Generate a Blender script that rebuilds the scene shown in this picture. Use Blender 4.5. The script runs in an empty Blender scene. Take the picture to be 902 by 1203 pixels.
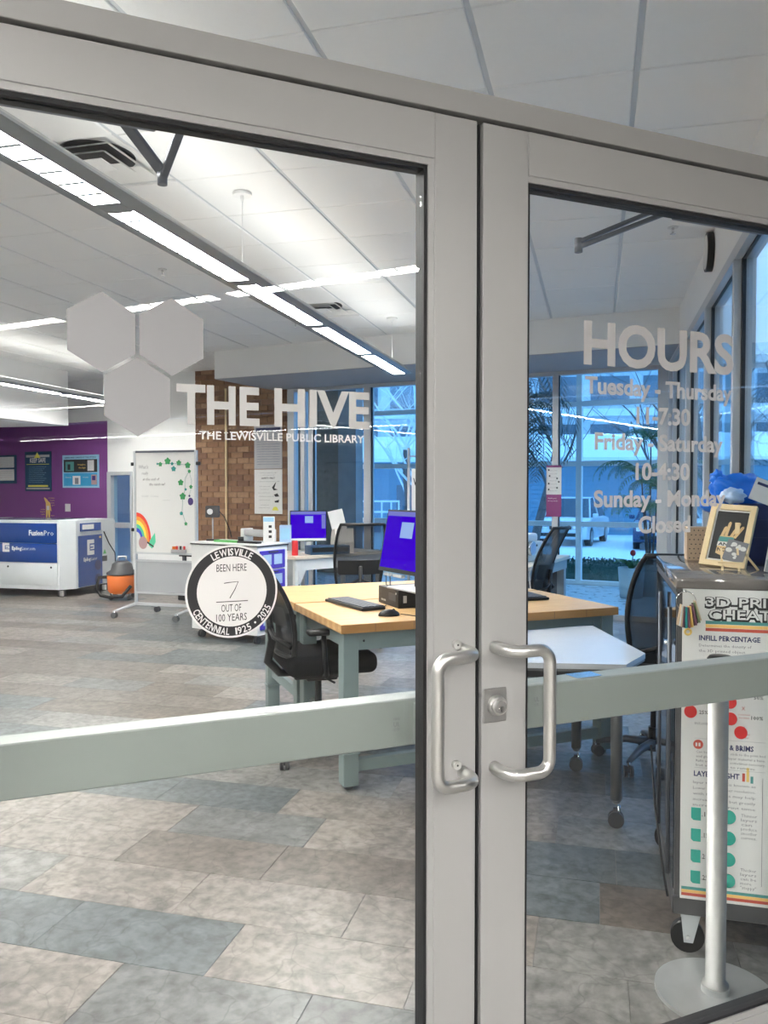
import bpy, bmesh, math, random
from mathutils import Matrix, Vector
random.seed(7)
R = math.radians
scn = bpy.context.scene
col = scn.collection

# ------------------------------------------------------------------ camera, world, exposure
cam_d = bpy.data.cameras.new('camera')
cam_d.sensor_width = 36.0
cam_d.lens = 956.0 / 1203.0 * 36.0
cam_d.clip_start = 0.05
cam_d.clip_end = 300
cam = bpy.data.objects.new('camera', cam_d)
cam.location = (0, 0, 1.5)
cam.rotation_euler = (R(90 - 1.59), 0, R(14.7))
col.objects.link(cam)
scn.camera = cam
scn.view_settings.view_transform = 'Standard'
scn.view_settings.look = 'None'
scn.view_settings.exposure = 0.78
scn.view_settings.gamma = 1.0
scn.view_settings.use_curve_mapping = False
scn.cycles.transparent_max_bounces = 32
scn.cycles.max_bounces = 8

SKY = 1.9          # brightness of the cold overcast sky
LAMP = 79.0         # radiance of the fluorescent diffusers
world = bpy.data.worlds.new('overcast_sky')
scn.world = world
world.use_nodes = True
wt = world.node_tree
wt.nodes.clear()
wo = wt.nodes.new('ShaderNodeOutputWorld')
wb = wt.nodes.new('ShaderNodeBackground')
wc = wt.nodes.new('ShaderNodeTexCoord')
wsx = wt.nodes.new('ShaderNodeSeparateXYZ')
wr = wt.nodes.new('ShaderNodeValToRGB')
wr.color_ramp.elements[0].position = 0.0
wr.color_ramp.elements[0].color = (0.40, 0.62, 0.93, 1)
wr.color_ramp.elements[1].position = 1.0
wr.color_ramp.elements[1].color = (0.31, 0.51, 0.82, 1)
wt.links.new(wc.outputs['Generated'], wsx.inputs[0])
wt.links.new(wsx.outputs['Z'], wr.inputs[0])
wt.links.new(wr.outputs[0], wb.inputs[0])
wb.inputs[1].default_value = SKY
wt.links.new(wb.outputs[0], wo.inputs[0])

# ------------------------------------------------------------------ materials
M = {}
def mat(name, c, rough=0.5, metal=0.0, var=0.05, scale=12.0, bump=0.0, spec=0.5, coord='Object', detail=4.0):
    m = bpy.data.materials.new(name)
    m.use_nodes = True
    nt = m.node_tree
    b = nt.nodes['Principled BSDF']
    b.inputs['Roughness'].default_value = rough
    b.inputs['Metallic'].default_value = metal
    b.inputs['Specular IOR Level'].default_value = spec
    tc = nt.nodes.new('ShaderNodeTexCoord')
    nz = nt.nodes.new('ShaderNodeTexNoise')
    nz.inputs['Scale'].default_value = scale
    nz.inputs['Detail'].default_value = detail
    nt.links.new(tc.outputs[coord], nz.inputs['Vector'])
    mx = nt.nodes.new('ShaderNodeMix')
    mx.data_type = 'RGBA'
    a = [max(0, v * (1 - var)) for v in c]
    z = [min(1, v * (1 + var)) for v in c]
    mx.inputs[6].default_value = (*a, 1)
    mx.inputs[7].default_value = (*z, 1)
    nt.links.new(nz.outputs['Fac'], mx.inputs[0])
    nt.links.new(mx.outputs[2], b.inputs['Base Color'])
    if bump:
        bp = nt.nodes.new('ShaderNodeBump')
        bp.inputs['Strength'].default_value = bump
        bp.inputs['Distance'].default_value = 0.002
        nt.links.new(nz.outputs['Fac'], bp.inputs['Height'])
        nt.links.new(bp.outputs[0], b.inputs['Normal'])
    M[name] = m
    return m

def emit(name, c, s, mixc=None):
    m = bpy.data.materials.new(name)
    m.use_nodes = True
    nt = m.node_tree
    nt.nodes.clear()
    o = nt.nodes.new('ShaderNodeOutputMaterial')
    e = nt.nodes.new('ShaderNodeEmission')
    e.inputs[0].default_value = (*c, 1)
    e.inputs[1].default_value = s
    nt.links.new(e.outputs[0], o.inputs[0])
    M[name] = m
    return m

def glassmat(name, tint=(1, 1, 1), ior=1.5, refl=1.0):
    m = bpy.data.materials.new(name)
    m.use_nodes = True
    nt = m.node_tree
    nt.nodes.clear()
    o = nt.nodes.new('ShaderNodeOutputMaterial')
    t = nt.nodes.new('ShaderNodeBsdfTransparent')
    t.inputs[0].default_value = (*tint, 1)
    g = nt.nodes.new('ShaderNodeBsdfGlossy')
    g.inputs['Roughness'].default_value = 0.0
    g.inputs[0].default_value = (refl, refl, refl, 1)
    f = nt.nodes.new('ShaderNodeFresnel')
    f.inputs[0].default_value = ior
    x = nt.nodes.new('ShaderNodeMixShader')
    geo = nt.nodes.new('ShaderNodeNewGeometry')      # same reflectance entering and leaving the pane
    mi = nt.nodes.new('ShaderNodeMix'); mi.data_type = 'FLOAT'
    mi.inputs[2].default_value = ior; mi.inputs[3].default_value = 1.0 / ior
    nt.links.new(geo.outputs['Backfacing'], mi.inputs[0])
    nt.links.new(mi.outputs[0], f.inputs[0])
    nt.links.new(f.outputs[0], x.inputs[0])
    nt.links.new(t.outputs[0], x.inputs[1])
    nt.links.new(g.outputs[0], x.inputs[2])
    nt.links.new(x.outputs[0], o.inputs[0])
    M[name] = m
    return m

def sheer(name, c, opac, rough=0.6):
    m = bpy.data.materials.new(name)
    m.use_nodes = True
    nt = m.node_tree
    nt.nodes.clear()
    o = nt.nodes.new('ShaderNodeOutputMaterial')
    t = nt.nodes.new('ShaderNodeBsdfTransparent')
    g = nt.nodes.new('ShaderNodeBsdfPrincipled')
    g.inputs['Base Color'].default_value = (*c, 1)
    g.inputs['Roughness'].default_value = rough
    x = nt.nodes.new('ShaderNodeMixShader')
    x.inputs[0].default_value = opac
    nt.links.new(t.outputs[0], x.inputs[1])
    nt.links.new(g.outputs[0], x.inputs[2])
    nt.links.new(x.outputs[0], o.inputs[0])
    M[name] = m
    return m

def stone(name, c, dark, seed):
    """vinyl floor plank: stone look with cloudy mottling, thin veins and scuffs"""
    c = [v * 0.57 for v in c]
    m = mat(name, c, 0.42, 0, 0.1, 4)
    nt = m.node_tree
    b = nt.nodes['Principled BSDF']
    geo = nt.nodes.new('ShaderNodeNewGeometry')
    oi = nt.nodes.new('ShaderNodeObjectInfo')
    mp = nt.nodes.new('ShaderNodeVectorMath'); mp.operation = 'MULTIPLY_ADD'
    mp.inputs[1].default_value = (1, 1, 1)
    cmb = nt.nodes.new('ShaderNodeCombineXYZ')
    ml = nt.nodes.new('ShaderNodeMath'); ml.operation = 'MULTIPLY'; ml.inputs[1].default_value = 37.0
    nt.links.new(oi.outputs['Random'], ml.inputs[0])
    nt.links.new(ml.outputs[0], cmb.inputs[2])
    nt.links.new(geo.outputs['Position'], mp.inputs[0])
    nt.links.new(cmb.outputs[0], mp.inputs[2])
    n1 = nt.nodes.new('ShaderNodeTexNoise'); n1.inputs['Scale'].default_value = 5; n1.inputs['Detail'].default_value = 8; n1.inputs['Roughness'].default_value = 0.65
    n1.inputs['Distortion'].default_value = 1.2
    nt.links.new(mp.outputs[0], n1.inputs['Vector'])
    n2 = nt.nodes.new('ShaderNodeTexNoise'); n2.inputs['Scale'].default_value = 3.2; n2.inputs['Detail'].default_value = 3
    nt.links.new(mp.outputs[0], n2.inputs['Vector'])
    add = nt.nodes.new('ShaderNodeVectorMath'); add.operation = 'MULTIPLY_ADD'
    add.inputs[1].default_value = (0.55, 0.55, 0.55)
    nt.links.new(n2.outputs['Color'], add.inputs[0]); nt.links.new(mp.outputs[0], add.inputs[2])
    vo = nt.nodes.new('ShaderNodeTexVoronoi'); vo.feature = 'DISTANCE_TO_EDGE'; vo.inputs['Scale'].default_value = 3.4
    nt.links.new(add.outputs[0], vo.inputs['Vector'])
    r1 = nt.nodes.new('ShaderNodeValToRGB')
    r1.color_ramp.elements[0].position = 0.30; r1.color_ramp.elements[0].color = (*[v * 0.5 for v in c], 1)
    r1.color_ramp.elements[1].position = 0.72; r1.color_ramp.elements[1].color = (*[min(1, v * 1.05) for v in c], 1)
    nt.links.new(n1.outputs['Fac'], r1.inputs[0])
    r2 = nt.nodes.new('ShaderNodeValToRGB')
    r2.color_ramp.elements[0].position = 0.0; r2.color_ramp.elements[0].color = (0.68, 0.68, 0.68, 1)
    r2.color_ramp.elements[1].position = 0.022; r2.color_ramp.elements[1].color = (1, 1, 1, 1)
    nt.links.new(vo.outputs['Distance'], r2.inputs[0])
    n3 = nt.nodes.new('ShaderNodeTexNoise'); n3.inputs['Scale'].default_value = 26; n3.inputs['Detail'].default_value = 5
    nt.links.new(mp.outputs[0], n3.inputs['Vector'])
    r3 = nt.nodes.new('ShaderNodeValToRGB')
    r3.color_ramp.elements[0].position = 0.25; r3.color_ramp.elements[0].color = (0.50, 0.50, 0.50, 1)
    r3.color_ramp.elements[1].position = 0.6; r3.color_ramp.elements[1].color = (1.12, 1.12, 1.12, 1)
    nt.links.new(n3.outputs['Fac'], r3.inputs[0])
    x1 = nt.nodes.new('ShaderNodeMix'); x1.data_type = 'RGBA'; x1.blend_type = 'MULTIPLY'; x1.inputs[0].default_value = 0.8
    nt.links.new(r1.outputs[0], x1.inputs[6]); nt.links.new(r2.outputs[0], x1.inputs[7])
    x2 = nt.nodes.new('ShaderNodeMix'); x2.data_type = 'RGBA'; x2.blend_type = 'MULTIPLY'; x2.inputs[0].default_value = 0.9
    nt.links.new(x1.outputs[2], x2.inputs[6]); nt.links.new(r3.outputs[0], x2.inputs[7])
    nt.links.new(x2.outputs[2], b.inputs['Base Color'])
    bp = nt.nodes.new('ShaderNodeBump'); bp.inputs['Strength'].default_value = 0.25; bp.inputs['Distance'].default_value = 0.002
    nt.links.new(n1.outputs['Fac'], bp.inputs['Height'])
    nt.links.new(bp.outputs[0], b.inputs['Normal'])
    b.inputs['Roughness'].default_value = 0.38
    return m

mat('ceiling_tile', (0.90, 0.90, 0.895), 0.9, var=0.03, scale=60, bump=0.2)
mat('ceiling_grid', (0.60, 0.63, 0.66), 0.5, var=0.02)
mat('white_paint', (0.85, 0.85, 0.845), 0.7, var=0.03, scale=3)
mat('lobby_paint', (0.45, 0.45, 0.445), 0.8, var=0.03, scale=3)
mat('lobby_wall', (0.10, 0.10, 0.105), 0.8, var=0.3, scale=2)
mat('pendant_grey', (0.27, 0.29, 0.30), 0.4, 0.4, var=0.04)
mat('lobby_floor', (0.20, 0.19, 0.18), 0.6, var=0.2, scale=3)
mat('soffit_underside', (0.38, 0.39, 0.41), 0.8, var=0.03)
mat('purple_paint', (0.20, 0.055, 0.24), 0.65, var=0.05, scale=2)
mat('door_aluminium', (0.44, 0.44, 0.435), 0.42, 0.2, var=0.04, scale=3, bump=0.03)
mat('frame_aluminium', (0.55, 0.57, 0.59), 0.4, 0.3, var=0.03, scale=4)
mat('black_rubber', (0.012, 0.012, 0.014), 0.6, var=0.2)
mat('grey_rubber', (0.10, 0.105, 0.11), 0.6, var=0.2)
mat('satin_steel', (0.70, 0.70, 0.68), 0.33, 0.9, var=0.03, scale=40)
mat('bar_aluminium', (0.30, 0.325, 0.31), 0.45, 0.2, var=0.07, scale=8, bump=0.1)
mat('brushed_steel', (0.42, 0.42, 0.41), 0.5, 0.95, var=0.12, scale=30)
mat('base_steel', (0.50, 0.51, 0.51), 0.35, 0.55, var=0.2, scale=9)
mat('chrome', (0.8, 0.8, 0.8), 0.15, 1.0, var=0.02)
mat('dark_metal', (0.10, 0.11, 0.13), 0.45, 0.5, var=0.1)
mat('closer_grey', (0.16, 0.17, 0.20), 0.45, 0.5, var=0.1)
mat('vinyl_grey', (0.33, 0.33, 0.34), 0.5, var=0.03, scale=6)
mat('vinyl_letter', (0.52, 0.52, 0.51), 0.5, var=0.02)
mat('vinyl_white', (0.74, 0.73, 0.72), 0.5, var=0.02)
mat('vinyl_hours', (0.46, 0.455, 0.46), 0.5, var=0.02)
mat('ink_black', (0.018, 0.018, 0.02), 0.5, var=0.2)
mat('ink_grey', (0.20, 0.20, 0.22), 0.6, var=0.1)
mat('ink_lightgrey', (0.42, 0.42, 0.44), 0.6, var=0.1)
mat('ink_navy', (0.03, 0.035, 0.12), 0.5, var=0.1)
mat('paper', (0.72, 0.71, 0.695), 0.55, var=0.02, scale=5)
mat('plastic_white', (0.74, 0.74, 0.73), 0.4, var=0.03, scale=5)
mat('plastic_black', (0.009, 0.0095, 0.011), 0.4, var=0.2, spec=0.3)
mat('key_grey', (0.055, 0.065, 0.085), 0.5)
mat('plastic_dark', (0.045, 0.045, 0.05), 0.5, var=0.2)
mat('fabric_black', (0.006, 0.0065, 0.008), 0.95, var=0.4, scale=200, bump=0.4, spec=0.1)
sheer('mesh_black', (0.008, 0.008, 0.01), 0.84)
sheer('mesh_light', (0.01, 0.01, 0.012), 0.72)
mat('bench_steel', (0.195, 0.25, 0.25), 0.5, 0.1, var=0.06, scale=6)
mat('desk_steel', (0.30, 0.36, 0.38), 0.5, 0.1, var=0.06)
mat('laser_white', (0.60, 0.63, 0.65), 0.4, var=0.02)
mat('laser_blue', (0.005, 0.045, 0.23), 0.3, var=0.08)
mat('blue_plastic', (0.008, 0.15, 0.66), 0.3, var=0.25, scale=14)
mat('navy_box', (0.006, 0.015, 0.09), 0.5, var=0.3, scale=6)
mat('drawer_blue', (0.05, 0.03, 0.42), 0.35, var=0.1)
mat('orange_plastic', (0.75, 0.16, 0.02), 0.4, var=0.1)
mat('red_plastic', (0.70, 0.03, 0.03), 0.4, var=0.1)
mat('red_ink', (0.70, 0.03, 0.03), 0.5, var=0.06)
mat('teal_ink', (0.03, 0.38, 0.30), 0.5, var=0.1)
mat('teal_stripe', (0.08, 0.30, 0.28), 0.5, var=0.05)
mat('yellow_stripe', (0.85, 0.52, 0.16), 0.5, var=0.05)
mat('rust_stripe', (0.55, 0.08, 0.05), 0.5, var=0.05)
mat('yellow_ink', (0.75, 0.72, 0.10), 0.5, var=0.05)
mat('gold_ink', (0.80, 0.55, 0.15), 0.5, var=0.08)
mat('poster_navy', (0.012, 0.06, 0.13), 0.5, var=0.3, scale=7)
mat('poster_blue', (0.03, 0.33, 0.62), 0.5, var=0.1)
mat('poster_lightblue', (0.30, 0.55, 0.75), 0.5, var=0.05)
mat('poster_purple', (0.22, 0.03, 0.16), 0.5, var=0.05)
mat('green_leaf', (0.03, 0.28, 0.08), 0.5, var=0.2)
mat('teal_leaf', (0.02, 0.25, 0.22), 0.5, var=0.2)
mat('pink_ink', (0.45, 0.28, 0.28), 0.5)
mat('dark_purple', (0.04, 0.015, 0.14), 0.5)
mat('rb_red', (0.8, 0.05, 0.03), 0.5); mat('rb_orange', (0.85, 0.30, 0.04), 0.5); mat('rb_yellow', (0.85, 0.72, 0.08), 0.5)
mat('rb_green', (0.10, 0.60, 0.35), 0.5); mat('rb_blue', (0.03, 0.07, 0.50), 0.5)
mat('pale_wood', (0.80, 0.62, 0.36), 0.45, var=0.08, scale=10)
mat('wood_edge_shaded', (0.40, 0.20, 0.065), 0.4, var=0.12, scale=9)  # worktop wood darkened for the shade on its front edge
mat('tan_card', (0.44, 0.32, 0.22), 0.7, var=0.1)
mat('cart_metal', (0.085, 0.085, 0.09), 0.35, 0.4, var=0.08)
mat('dark_gloss', (0.02, 0.022, 0.025), 0.06, 0.0)
mat('cart_top', (0.20, 0.18, 0.17), 0.08, 0.2, var=0.1, scale=3)
mat('table_grey', (0.55, 0.58, 0.62), 0.25, var=0.03)
mat('table_leg', (0.15, 0.155, 0.16), 0.35, 0.5, var=0.05)
mat('desk_laminate', (0.72, 0.62, 0.50), 0.35, var=0.06, scale=5)
mat('snow', (0.80, 0.84, 0.86), 0.8, var=0.06, scale=1.5, bump=0.3)
mat('asphalt', (0.35, 0.37, 0.40), 0.9, var=0.3, scale=1)
mat('concrete', (0.50, 0.50, 0.50), 0.9, var=0.15, scale=2, bump=0.3)
mat('grey_block', (0.40, 0.40, 0.41), 0.9, var=0.2, scale=5, bump=0.4)
mat('taupe_brick', (0.33, 0.25, 0.205), 0.85, var=0.3, scale=14, bump=0.4)
mat('siding_blue', (0.13, 0.27, 0.37), 0.7, var=0.1, scale=4)
mat('building_grey', (0.55, 0.60, 0.64), 0.8, var=0.1)
mat('window_dark', (0.10, 0.14, 0.18), 0.2, var=0.2)
mat('bark', (0.10, 0.08, 0.075), 0.9, var=0.3)
mat('hedge_leaf', (0.012, 0.06, 0.035), 0.7, var=0.5)
mat('palm_leaf', (0.03, 0.16, 0.05), 0.5, var=0.4)
mat('palm_dark', (0.012, 0.045, 0.03), 0.5, var=0.4)
mat('pot_grey', (0.55, 0.60, 0.62), 0.5, var=0.05)
mat('soil', (0.03, 0.02, 0.015), 0.9)
mat('car_white', (0.70, 0.74, 0.77), 0.25, var=0.02)
mat('car_navy', (0.03, 0.06, 0.14), 0.25, var=0.05)
mat('car_glass', (0.03, 0.07, 0.10), 0.08, var=0.05)
mat('cable_white', (0.75, 0.75, 0.72), 0.5)
mat('cardboard', (0.50, 0.38, 0.25), 0.8)
mat('silver_plastic', (0.45, 0.45, 0.46), 0.4, 0.3)
mat('clear_blue', (0.36, 0.50, 0.72), 0.3, var=0.1)
mat('printer_cream', (0.70, 0.66, 0.60), 0.4)
mat('swatch_a', (0.60, 0.45, 0.30), 0.4); mat('swatch_b', (0.20, 0.08, 0.12), 0.4); mat('swatch_c', (0.02, 0.30, 0.30), 0.4)
mat('swatch_d', (0.75, 0.35, 0.05), 0.4); mat('swatch_e', (0.06, 0.02, 0.03), 0.4); mat('swatch_f', (0.20, 0.25, 0.12), 0.4)
mat('skin_print', (0.72, 0.50, 0.25), 0.5, var=0.08, scale=60)
mat('bottle_green', (0.10, 0.40, 0.10), 0.4)
emit('lamp_white', (1.0, 0.97, 0.925), LAMP)
emit('lamp_up', (1.0, 0.96, 0.90), LAMP * 0.065)
emit('screen_blue', (0.026, 0.0, 0.38), 1.0)
emit('screen_bar', (0.13, 0.14, 0.40), 0.9)
emit('screen_note', (0.22, 0.32, 0.58), 0.9)
glassmat('door_glass', (0.97, 0.985, 0.98), 1.37)
glassmat('window_glass', (0.80, 0.93, 1.0), 1.5)
glassmat('clear_acrylic', (0.86, 0.92, 0.97), 1.45)
STONE = [stone('stone_bluegrey', (0.235, 0.265, 0.275), 0, 1), stone('stone_beige', (0.47, 0.415, 0.375), 0, 2),
         stone('stone_taupe', (0.33, 0.285, 0.25), 0, 3), stone('stone_lightgrey', (0.43, 0.415, 0.395), 0, 4),
         stone('stone_brown', (0.29, 0.245, 0.21), 0, 5), stone('stone_grey', (0.30, 0.305, 0.30), 0, 6)]
BRICK = [mat('brick_a', (0.215, 0.112, 0.062), 0.85, var=0.25, scale=20, bump=0.4), mat('brick_b', (0.255, 0.140, 0.075), 0.85, var=0.25, scale=20, bump=0.4),
         mat('brick_c', (0.175, 0.090, 0.055), 0.85, var=0.25, scale=20, bump=0.4), mat('brick_d', (0.30, 0.175, 0.10), 0.85, var=0.25, scale=20, bump=0.4)]
mat('mortar', (0.20, 0.12, 0.08), 0.9)

def wood_block(name):
    """butcher block: staves along local x, each its own tone"""
    m = mat(name, (0.6, 0.4, 0.2), 0.38)
    nt = m.node_tree; b = nt.nodes['Principled BSDF']
    tc = nt.nodes.new('ShaderNodeTexCoord')
    br = nt.nodes.new('ShaderNodeTexBrick')
    br.inputs['Scale'].default_value = 1.0
    br.inputs['Brick Width'].default_value = 0.42; br.inputs['Row Height'].default_value = 0.045
    br.inputs['Mortar Size'].default_value = 0.0006
    br.inputs['Color1'].default_value = (0.55, 0.34, 0.15, 1); br.inputs['Color2'].default_value = (0.60, 0.39, 0.18, 1)
    br.inputs['Mortar'].default_value = (0.48, 0.28, 0.12, 1)
    nt.links.new(tc.outputs['Object'], br.inputs['Vector'])
    nz = nt.nodes.new('ShaderNodeTexNoise'); nz.inputs['Scale'].default_value = 6
    mp = nt.nodes.new('ShaderNodeMapping'); mp.inputs['Scale'].default_value = (1.5, 14, 14)
    nt.links.new(tc.outputs['Object'], mp.inputs[0]); nt.links.new(mp.outputs[0], nz.inputs['Vector'])
    rp = nt.nodes.new('ShaderNodeValToRGB')
    rp.color_ramp.elements[0].position = 0.3; rp.color_ramp.elements[0].color = (0.8, 0.75, 0.7, 1)
    rp.color_ramp.elements[1].position = 0.7; rp.color_ramp.elements[1].color = (1.05, 1.05, 1.05, 1)
    nt.links.new(nz.outputs['Fac'], rp.inputs[0])
    x = nt.nodes.new('ShaderNodeMix'); x.data_type = 'RGBA'; x.blend_type = 'MULTIPLY'; x.inputs[0].default_value = 0.8
    nt.links.new(br.outputs['Color'], x.inputs[6]); nt.links.new(rp.outputs[0], x.inputs[7])
    nt.links.new(x.outputs[2], b.inputs['Base Color'])
    return m
wood_block('butcher_block')

def speckle(name):
    m = mat(name, (0.62, 0.68, 0.72), 0.3)
    nt = m.node_tree; b = nt.nodes['Principled BSDF']
    tc = nt.nodes.new('ShaderNodeTexCoord')
    nz = nt.nodes.new('ShaderNodeTexNoise'); nz.inputs['Scale'].default_value = 8; nz.inputs['Detail'].default_value = 2
    nt.links.new(tc.outputs['Object'], nz.inputs['Vector'])
    rp = nt.nodes.new('ShaderNodeValToRGB')
    rp.color_ramp.elements[0].position = 0.36; rp.color_ramp.elements[0].color = (0.12, 0.16, 0.20, 1)
    rp.color_ramp.elements[1].position = 0.41; rp.color_ramp.elements[1].color = (0.66, 0.70, 0.73, 1)
    nt.links.new(nz.outputs['Fac'], rp.inputs[0]); nt.links.new(rp.outputs[0], b.inputs['Base Color'])
    return m
speckle('terrazzo')

# ------------------------------------------------------------------ mesh helpers
class MB:
    def __init__(s):
        s.bm = bmesh.new(); s.mats = []
    def mi(s, name):
        if name is None: return 0
        if name not in s.mats: s.mats.append(name)
        return s.mats.index(name)
    def _tag(s, faces, m, smooth=False):
        i = s.mi(m)
        for f in faces:
            f.material_index = i; f.smooth = smooth
    def box(s, x0, x1, y0, y1, z0, z1, m=None, bev=0.0, rot=None, seg=2):
        c = Vector(((x0 + x1) / 2, (y0 + y1) / 2, (z0 + z1) / 2))
        mt = Matrix.Translation(c)
        if rot: mt = mt @ rot
        mt = mt @ Matrix.Diagonal((abs(x1 - x0), abs(y1 - y0), abs(z1 - z0), 1))
        before = set(s.bm.faces)
        r = bmesh.ops.create_cube(s.bm, size=1, matrix=mt)
        if bev > 0:
            ed = list({e for v in r['verts'] for e in v.link_edges})
            bmesh.ops.bevel(s.bm, geom=ed, offset=bev, segments=seg, affect='EDGES', profile=0.5)
        s._tag([f for f in s.bm.faces if f not in before], m, bev > 0 and seg > 1)
        return s
    def tube(s, pts, r, m=None, n=10, closed=False, cap=True):
        pts = [Vector(p) for p in pts]
        rs = r if isinstance(r, (list, tuple)) else [r] * len(pts)
        L = len(pts); rings = []
        prev = None
        for i, p in enumerate(pts):
            if closed: t = (pts[(i + 1) % L] - pts[i - 1])
            elif i == 0: t = pts[1] - p
            elif i == L - 1: t = p - pts[i - 1]
            else: t = (pts[i + 1] - p).normalized() + (p - pts[i - 1]).normalized()
            t.normalize()
            if prev is None:
                a = Vector((0, 0, 1)) if abs(t.z) < 0.9 else Vector((1, 0, 0))
                u = t.cross(a).normalized()
            else:
                u = (prev - t * prev.dot(t)).normalized()
            prev = u
            v = t.cross(u).normalized()
            rings.append([s.bm.verts.new(p + (u * math.cos(2 * math.pi * k / n) + v * math.sin(2 * math.pi * k / n)) * rs[i]) for k in range(n)])
        fs = []
        for i in range(L if closed else L - 1):
            a, b = rings[i], rings[(i + 1) % L]
            for k in range(n):
                fs.append(s.bm.faces.new((a[k], a[(k + 1) % n], b[(k + 1) % n], b[k])))
        s._tag(fs, m, True)
        if cap and not closed:
            s._tag([s.bm.faces.new(rings[0][::-1]), s.bm.faces.new(rings[-1])], m, False)
        return s
    def cyl(s, p, q, r, m=None, n=16, r2=None):
        return s.tube([p, q], [r, r if r2 is None else r2], m, n)
    def prism(s, poly, z0, z1, m=None, mtx=None):
        a = [Vector((x, y, z0)) for x, y in poly]; b = [Vector((x, y, z1)) for x, y in poly]
        if mtx is not None: a = [mtx @ v for v in a]; b = [mtx @ v for v in b]
        va = [s.bm.verts.new(v) for v in a]; vb = [s.bm.verts.new(v) for v in b]
        n = len(poly)
        fs = [s.bm.faces.new(va[::-1]), s.bm.faces.new(vb)]
        for i in range(n):
            fs.append(s.bm.faces.new((va[i], va[(i + 1) % n], vb[(i + 1) % n], vb[i])))
        s._tag(fs, m)
        return s
    def face(s, pts, m=None, smooth=False):
        s._tag([s.bm.faces.new([s.bm.verts.new(Vector(p)) for p in pts])], m, smooth)
        return s
    def grid(s, rows, m=None, smooth=True, closed=False):
        vr = [[s.bm.verts.new(Vector(p)) for p in r] for r in rows]
        fs = []
        for i in range(len(vr) - 1):
            k = len(vr[i])
            for j in range(k if closed else k - 1):
                fs.append(s.bm.faces.new((vr[i][j], vr[i][(j + 1) % k], vr[i + 1][(j + 1) % k], vr[i + 1][j])))
        s._tag(fs, m, smooth)
        return s
    def lathe(s, prof, c=(0, 0, 0), m=None, n=24):
        rows = [[(c[0] + r * math.cos(2 * math.pi * k / n), c[1] + r * math.sin(2 * math.pi * k / n), c[2] + z) for k in range(n)] for r, z in prof]
        return s.grid(rows, m, True, True)
    def ico(s, c, r, m=None, sub=2, sc=(1, 1, 1)):
        before = set(s.bm.faces)
        bmesh.ops.create_icosphere(s.bm, subdivisions=sub, radius=r, matrix=Matrix.Translation(c) @ Matrix.Diagonal((*sc, 1)))
        s._tag([f for f in s.bm.faces if f not in before], m, True)
        return s
    def build(s, name, material, parent=None, mtx=None, label=None, fix=True):
        if fix and len(s.bm.faces) < 60000:
            bmesh.ops.recalc_face_normals(s.bm, faces=s.bm.faces[:])
        me = bpy.data.meshes.new(name)
        s.bm.to_mesh(me); s.bm.free()
        if s.mats:
            for n_ in s.mats: me.materials.append(M[n_])
        else: me.materials.append(M[material] if isinstance(material, str) else material)
        o = bpy.data.objects.new(name, me)
        col.objects.link(o)
        if parent is not None: o.parent = parent
        if mtx is not None: o.matrix_basis = mtx
        if label: o['label'] = label
        return o

def root(name, loc, rz=0, label=None, cat=None, group=None, kind=None):
    o = bpy.data.objects.new(name, None)
    o.empty_display_size = 0.1
    o.location = loc; o.rotation_euler = (0, 0, R(rz))
    col.objects.link(o)
    return tag(o, label, cat, group, kind)
def tag(o, label=None, cat=None, group=None, kind=None):
    if label: o['label'] = label
    if cat: o['category'] = cat
    if group: o['group'] = group
    if kind: o['kind'] = kind
    return o
def copy_tree(o, parent=None):
    c = o.copy(); col.objects.link(c); c.parent = parent
    for ch in [x for x in o.children]:
        copy_tree(ch, c)
    return c
def kids(o): return list(o.children)
def box(name, x0, x1, y0, y1, z0, z1, m, parent=None, bev=0.0, label=None, seg=2, rot=None):
    return MB().box(x0, x1, y0, y1, z0, z1, None, bev, rot, seg).build(name, m, parent, label=label)

_glyph = {}
def glyphs(text, bold=0.0, res=2):
    """mesh of a word in unit height letters, baseline at 0: vertices, faces, x range"""
    key = (text, bold, res)
    if key in _glyph: return _glyph[key]
    cu = bpy.data.curves.new('letters', 'FONT')
    cu.body = text; cu.size = 1.0; cu.offset = bold; cu.resolution_u = res; cu.fill_mode = 'FRONT'
    o = bpy.data.objects.new('letters', cu)
    col.objects.link(o)
    me = bpy.data.meshes.new_from_object(o)
    vs = [tuple(v.co) for v in me.vertices]; fs = [tuple(p.vertices) for p in me.polygons]
    bpy.data.objects.remove(o); bpy.data.curves.remove(cu); bpy.data.meshes.remove(me)
    xs = [v[0] for v in vs] or [0, 0.3]
    _glyph[key] = (vs, fs, min(xs), max(xs))
    return _glyph[key]
CAP = 0.73
def add_text(mb, text, x0, x1, z, cap, m, mtx, bold=0.0, align='fit', shear=0.0, res=2):
    """letters in a plane: mtx takes (x, z) -> mtx @ (x, 0, z); fitted between x0 and x1, cap height cap, baseline z"""
    vs, fs, a, b = glyphs(text, bold, res)
    sz = cap / CAP
    if align == 'fit': sx = (x1 - x0) / max(1e-6, b - a); off = x0 - a * sx
    elif align == 'left': sx = sz * (x1 or 1); off = x0 - a * sx
    else: sx = sz * (x1 or 1); off = x0 - (a + b) / 2 * sx
    nv = [mb.bm.verts.new(mtx @ Vector((off + v[0] * sx + v[1] * sz * shear, 0, z + v[1] * sz))) for v in vs]
    out = []
    for f in fs:
        try: out.append(mb.bm.faces.new([nv[i] for i in f]))
        except ValueError: pass
    mb._tag(out, m)
T = Matrix.Translation
def rz(a): return Matrix.Rotation(R(a), 4, 'Z')
def rx(a): return Matrix.Rotation(R(a), 4, 'X')
def ry(a): return Matrix.Rotation(R(a), 4, 'Y')

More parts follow.
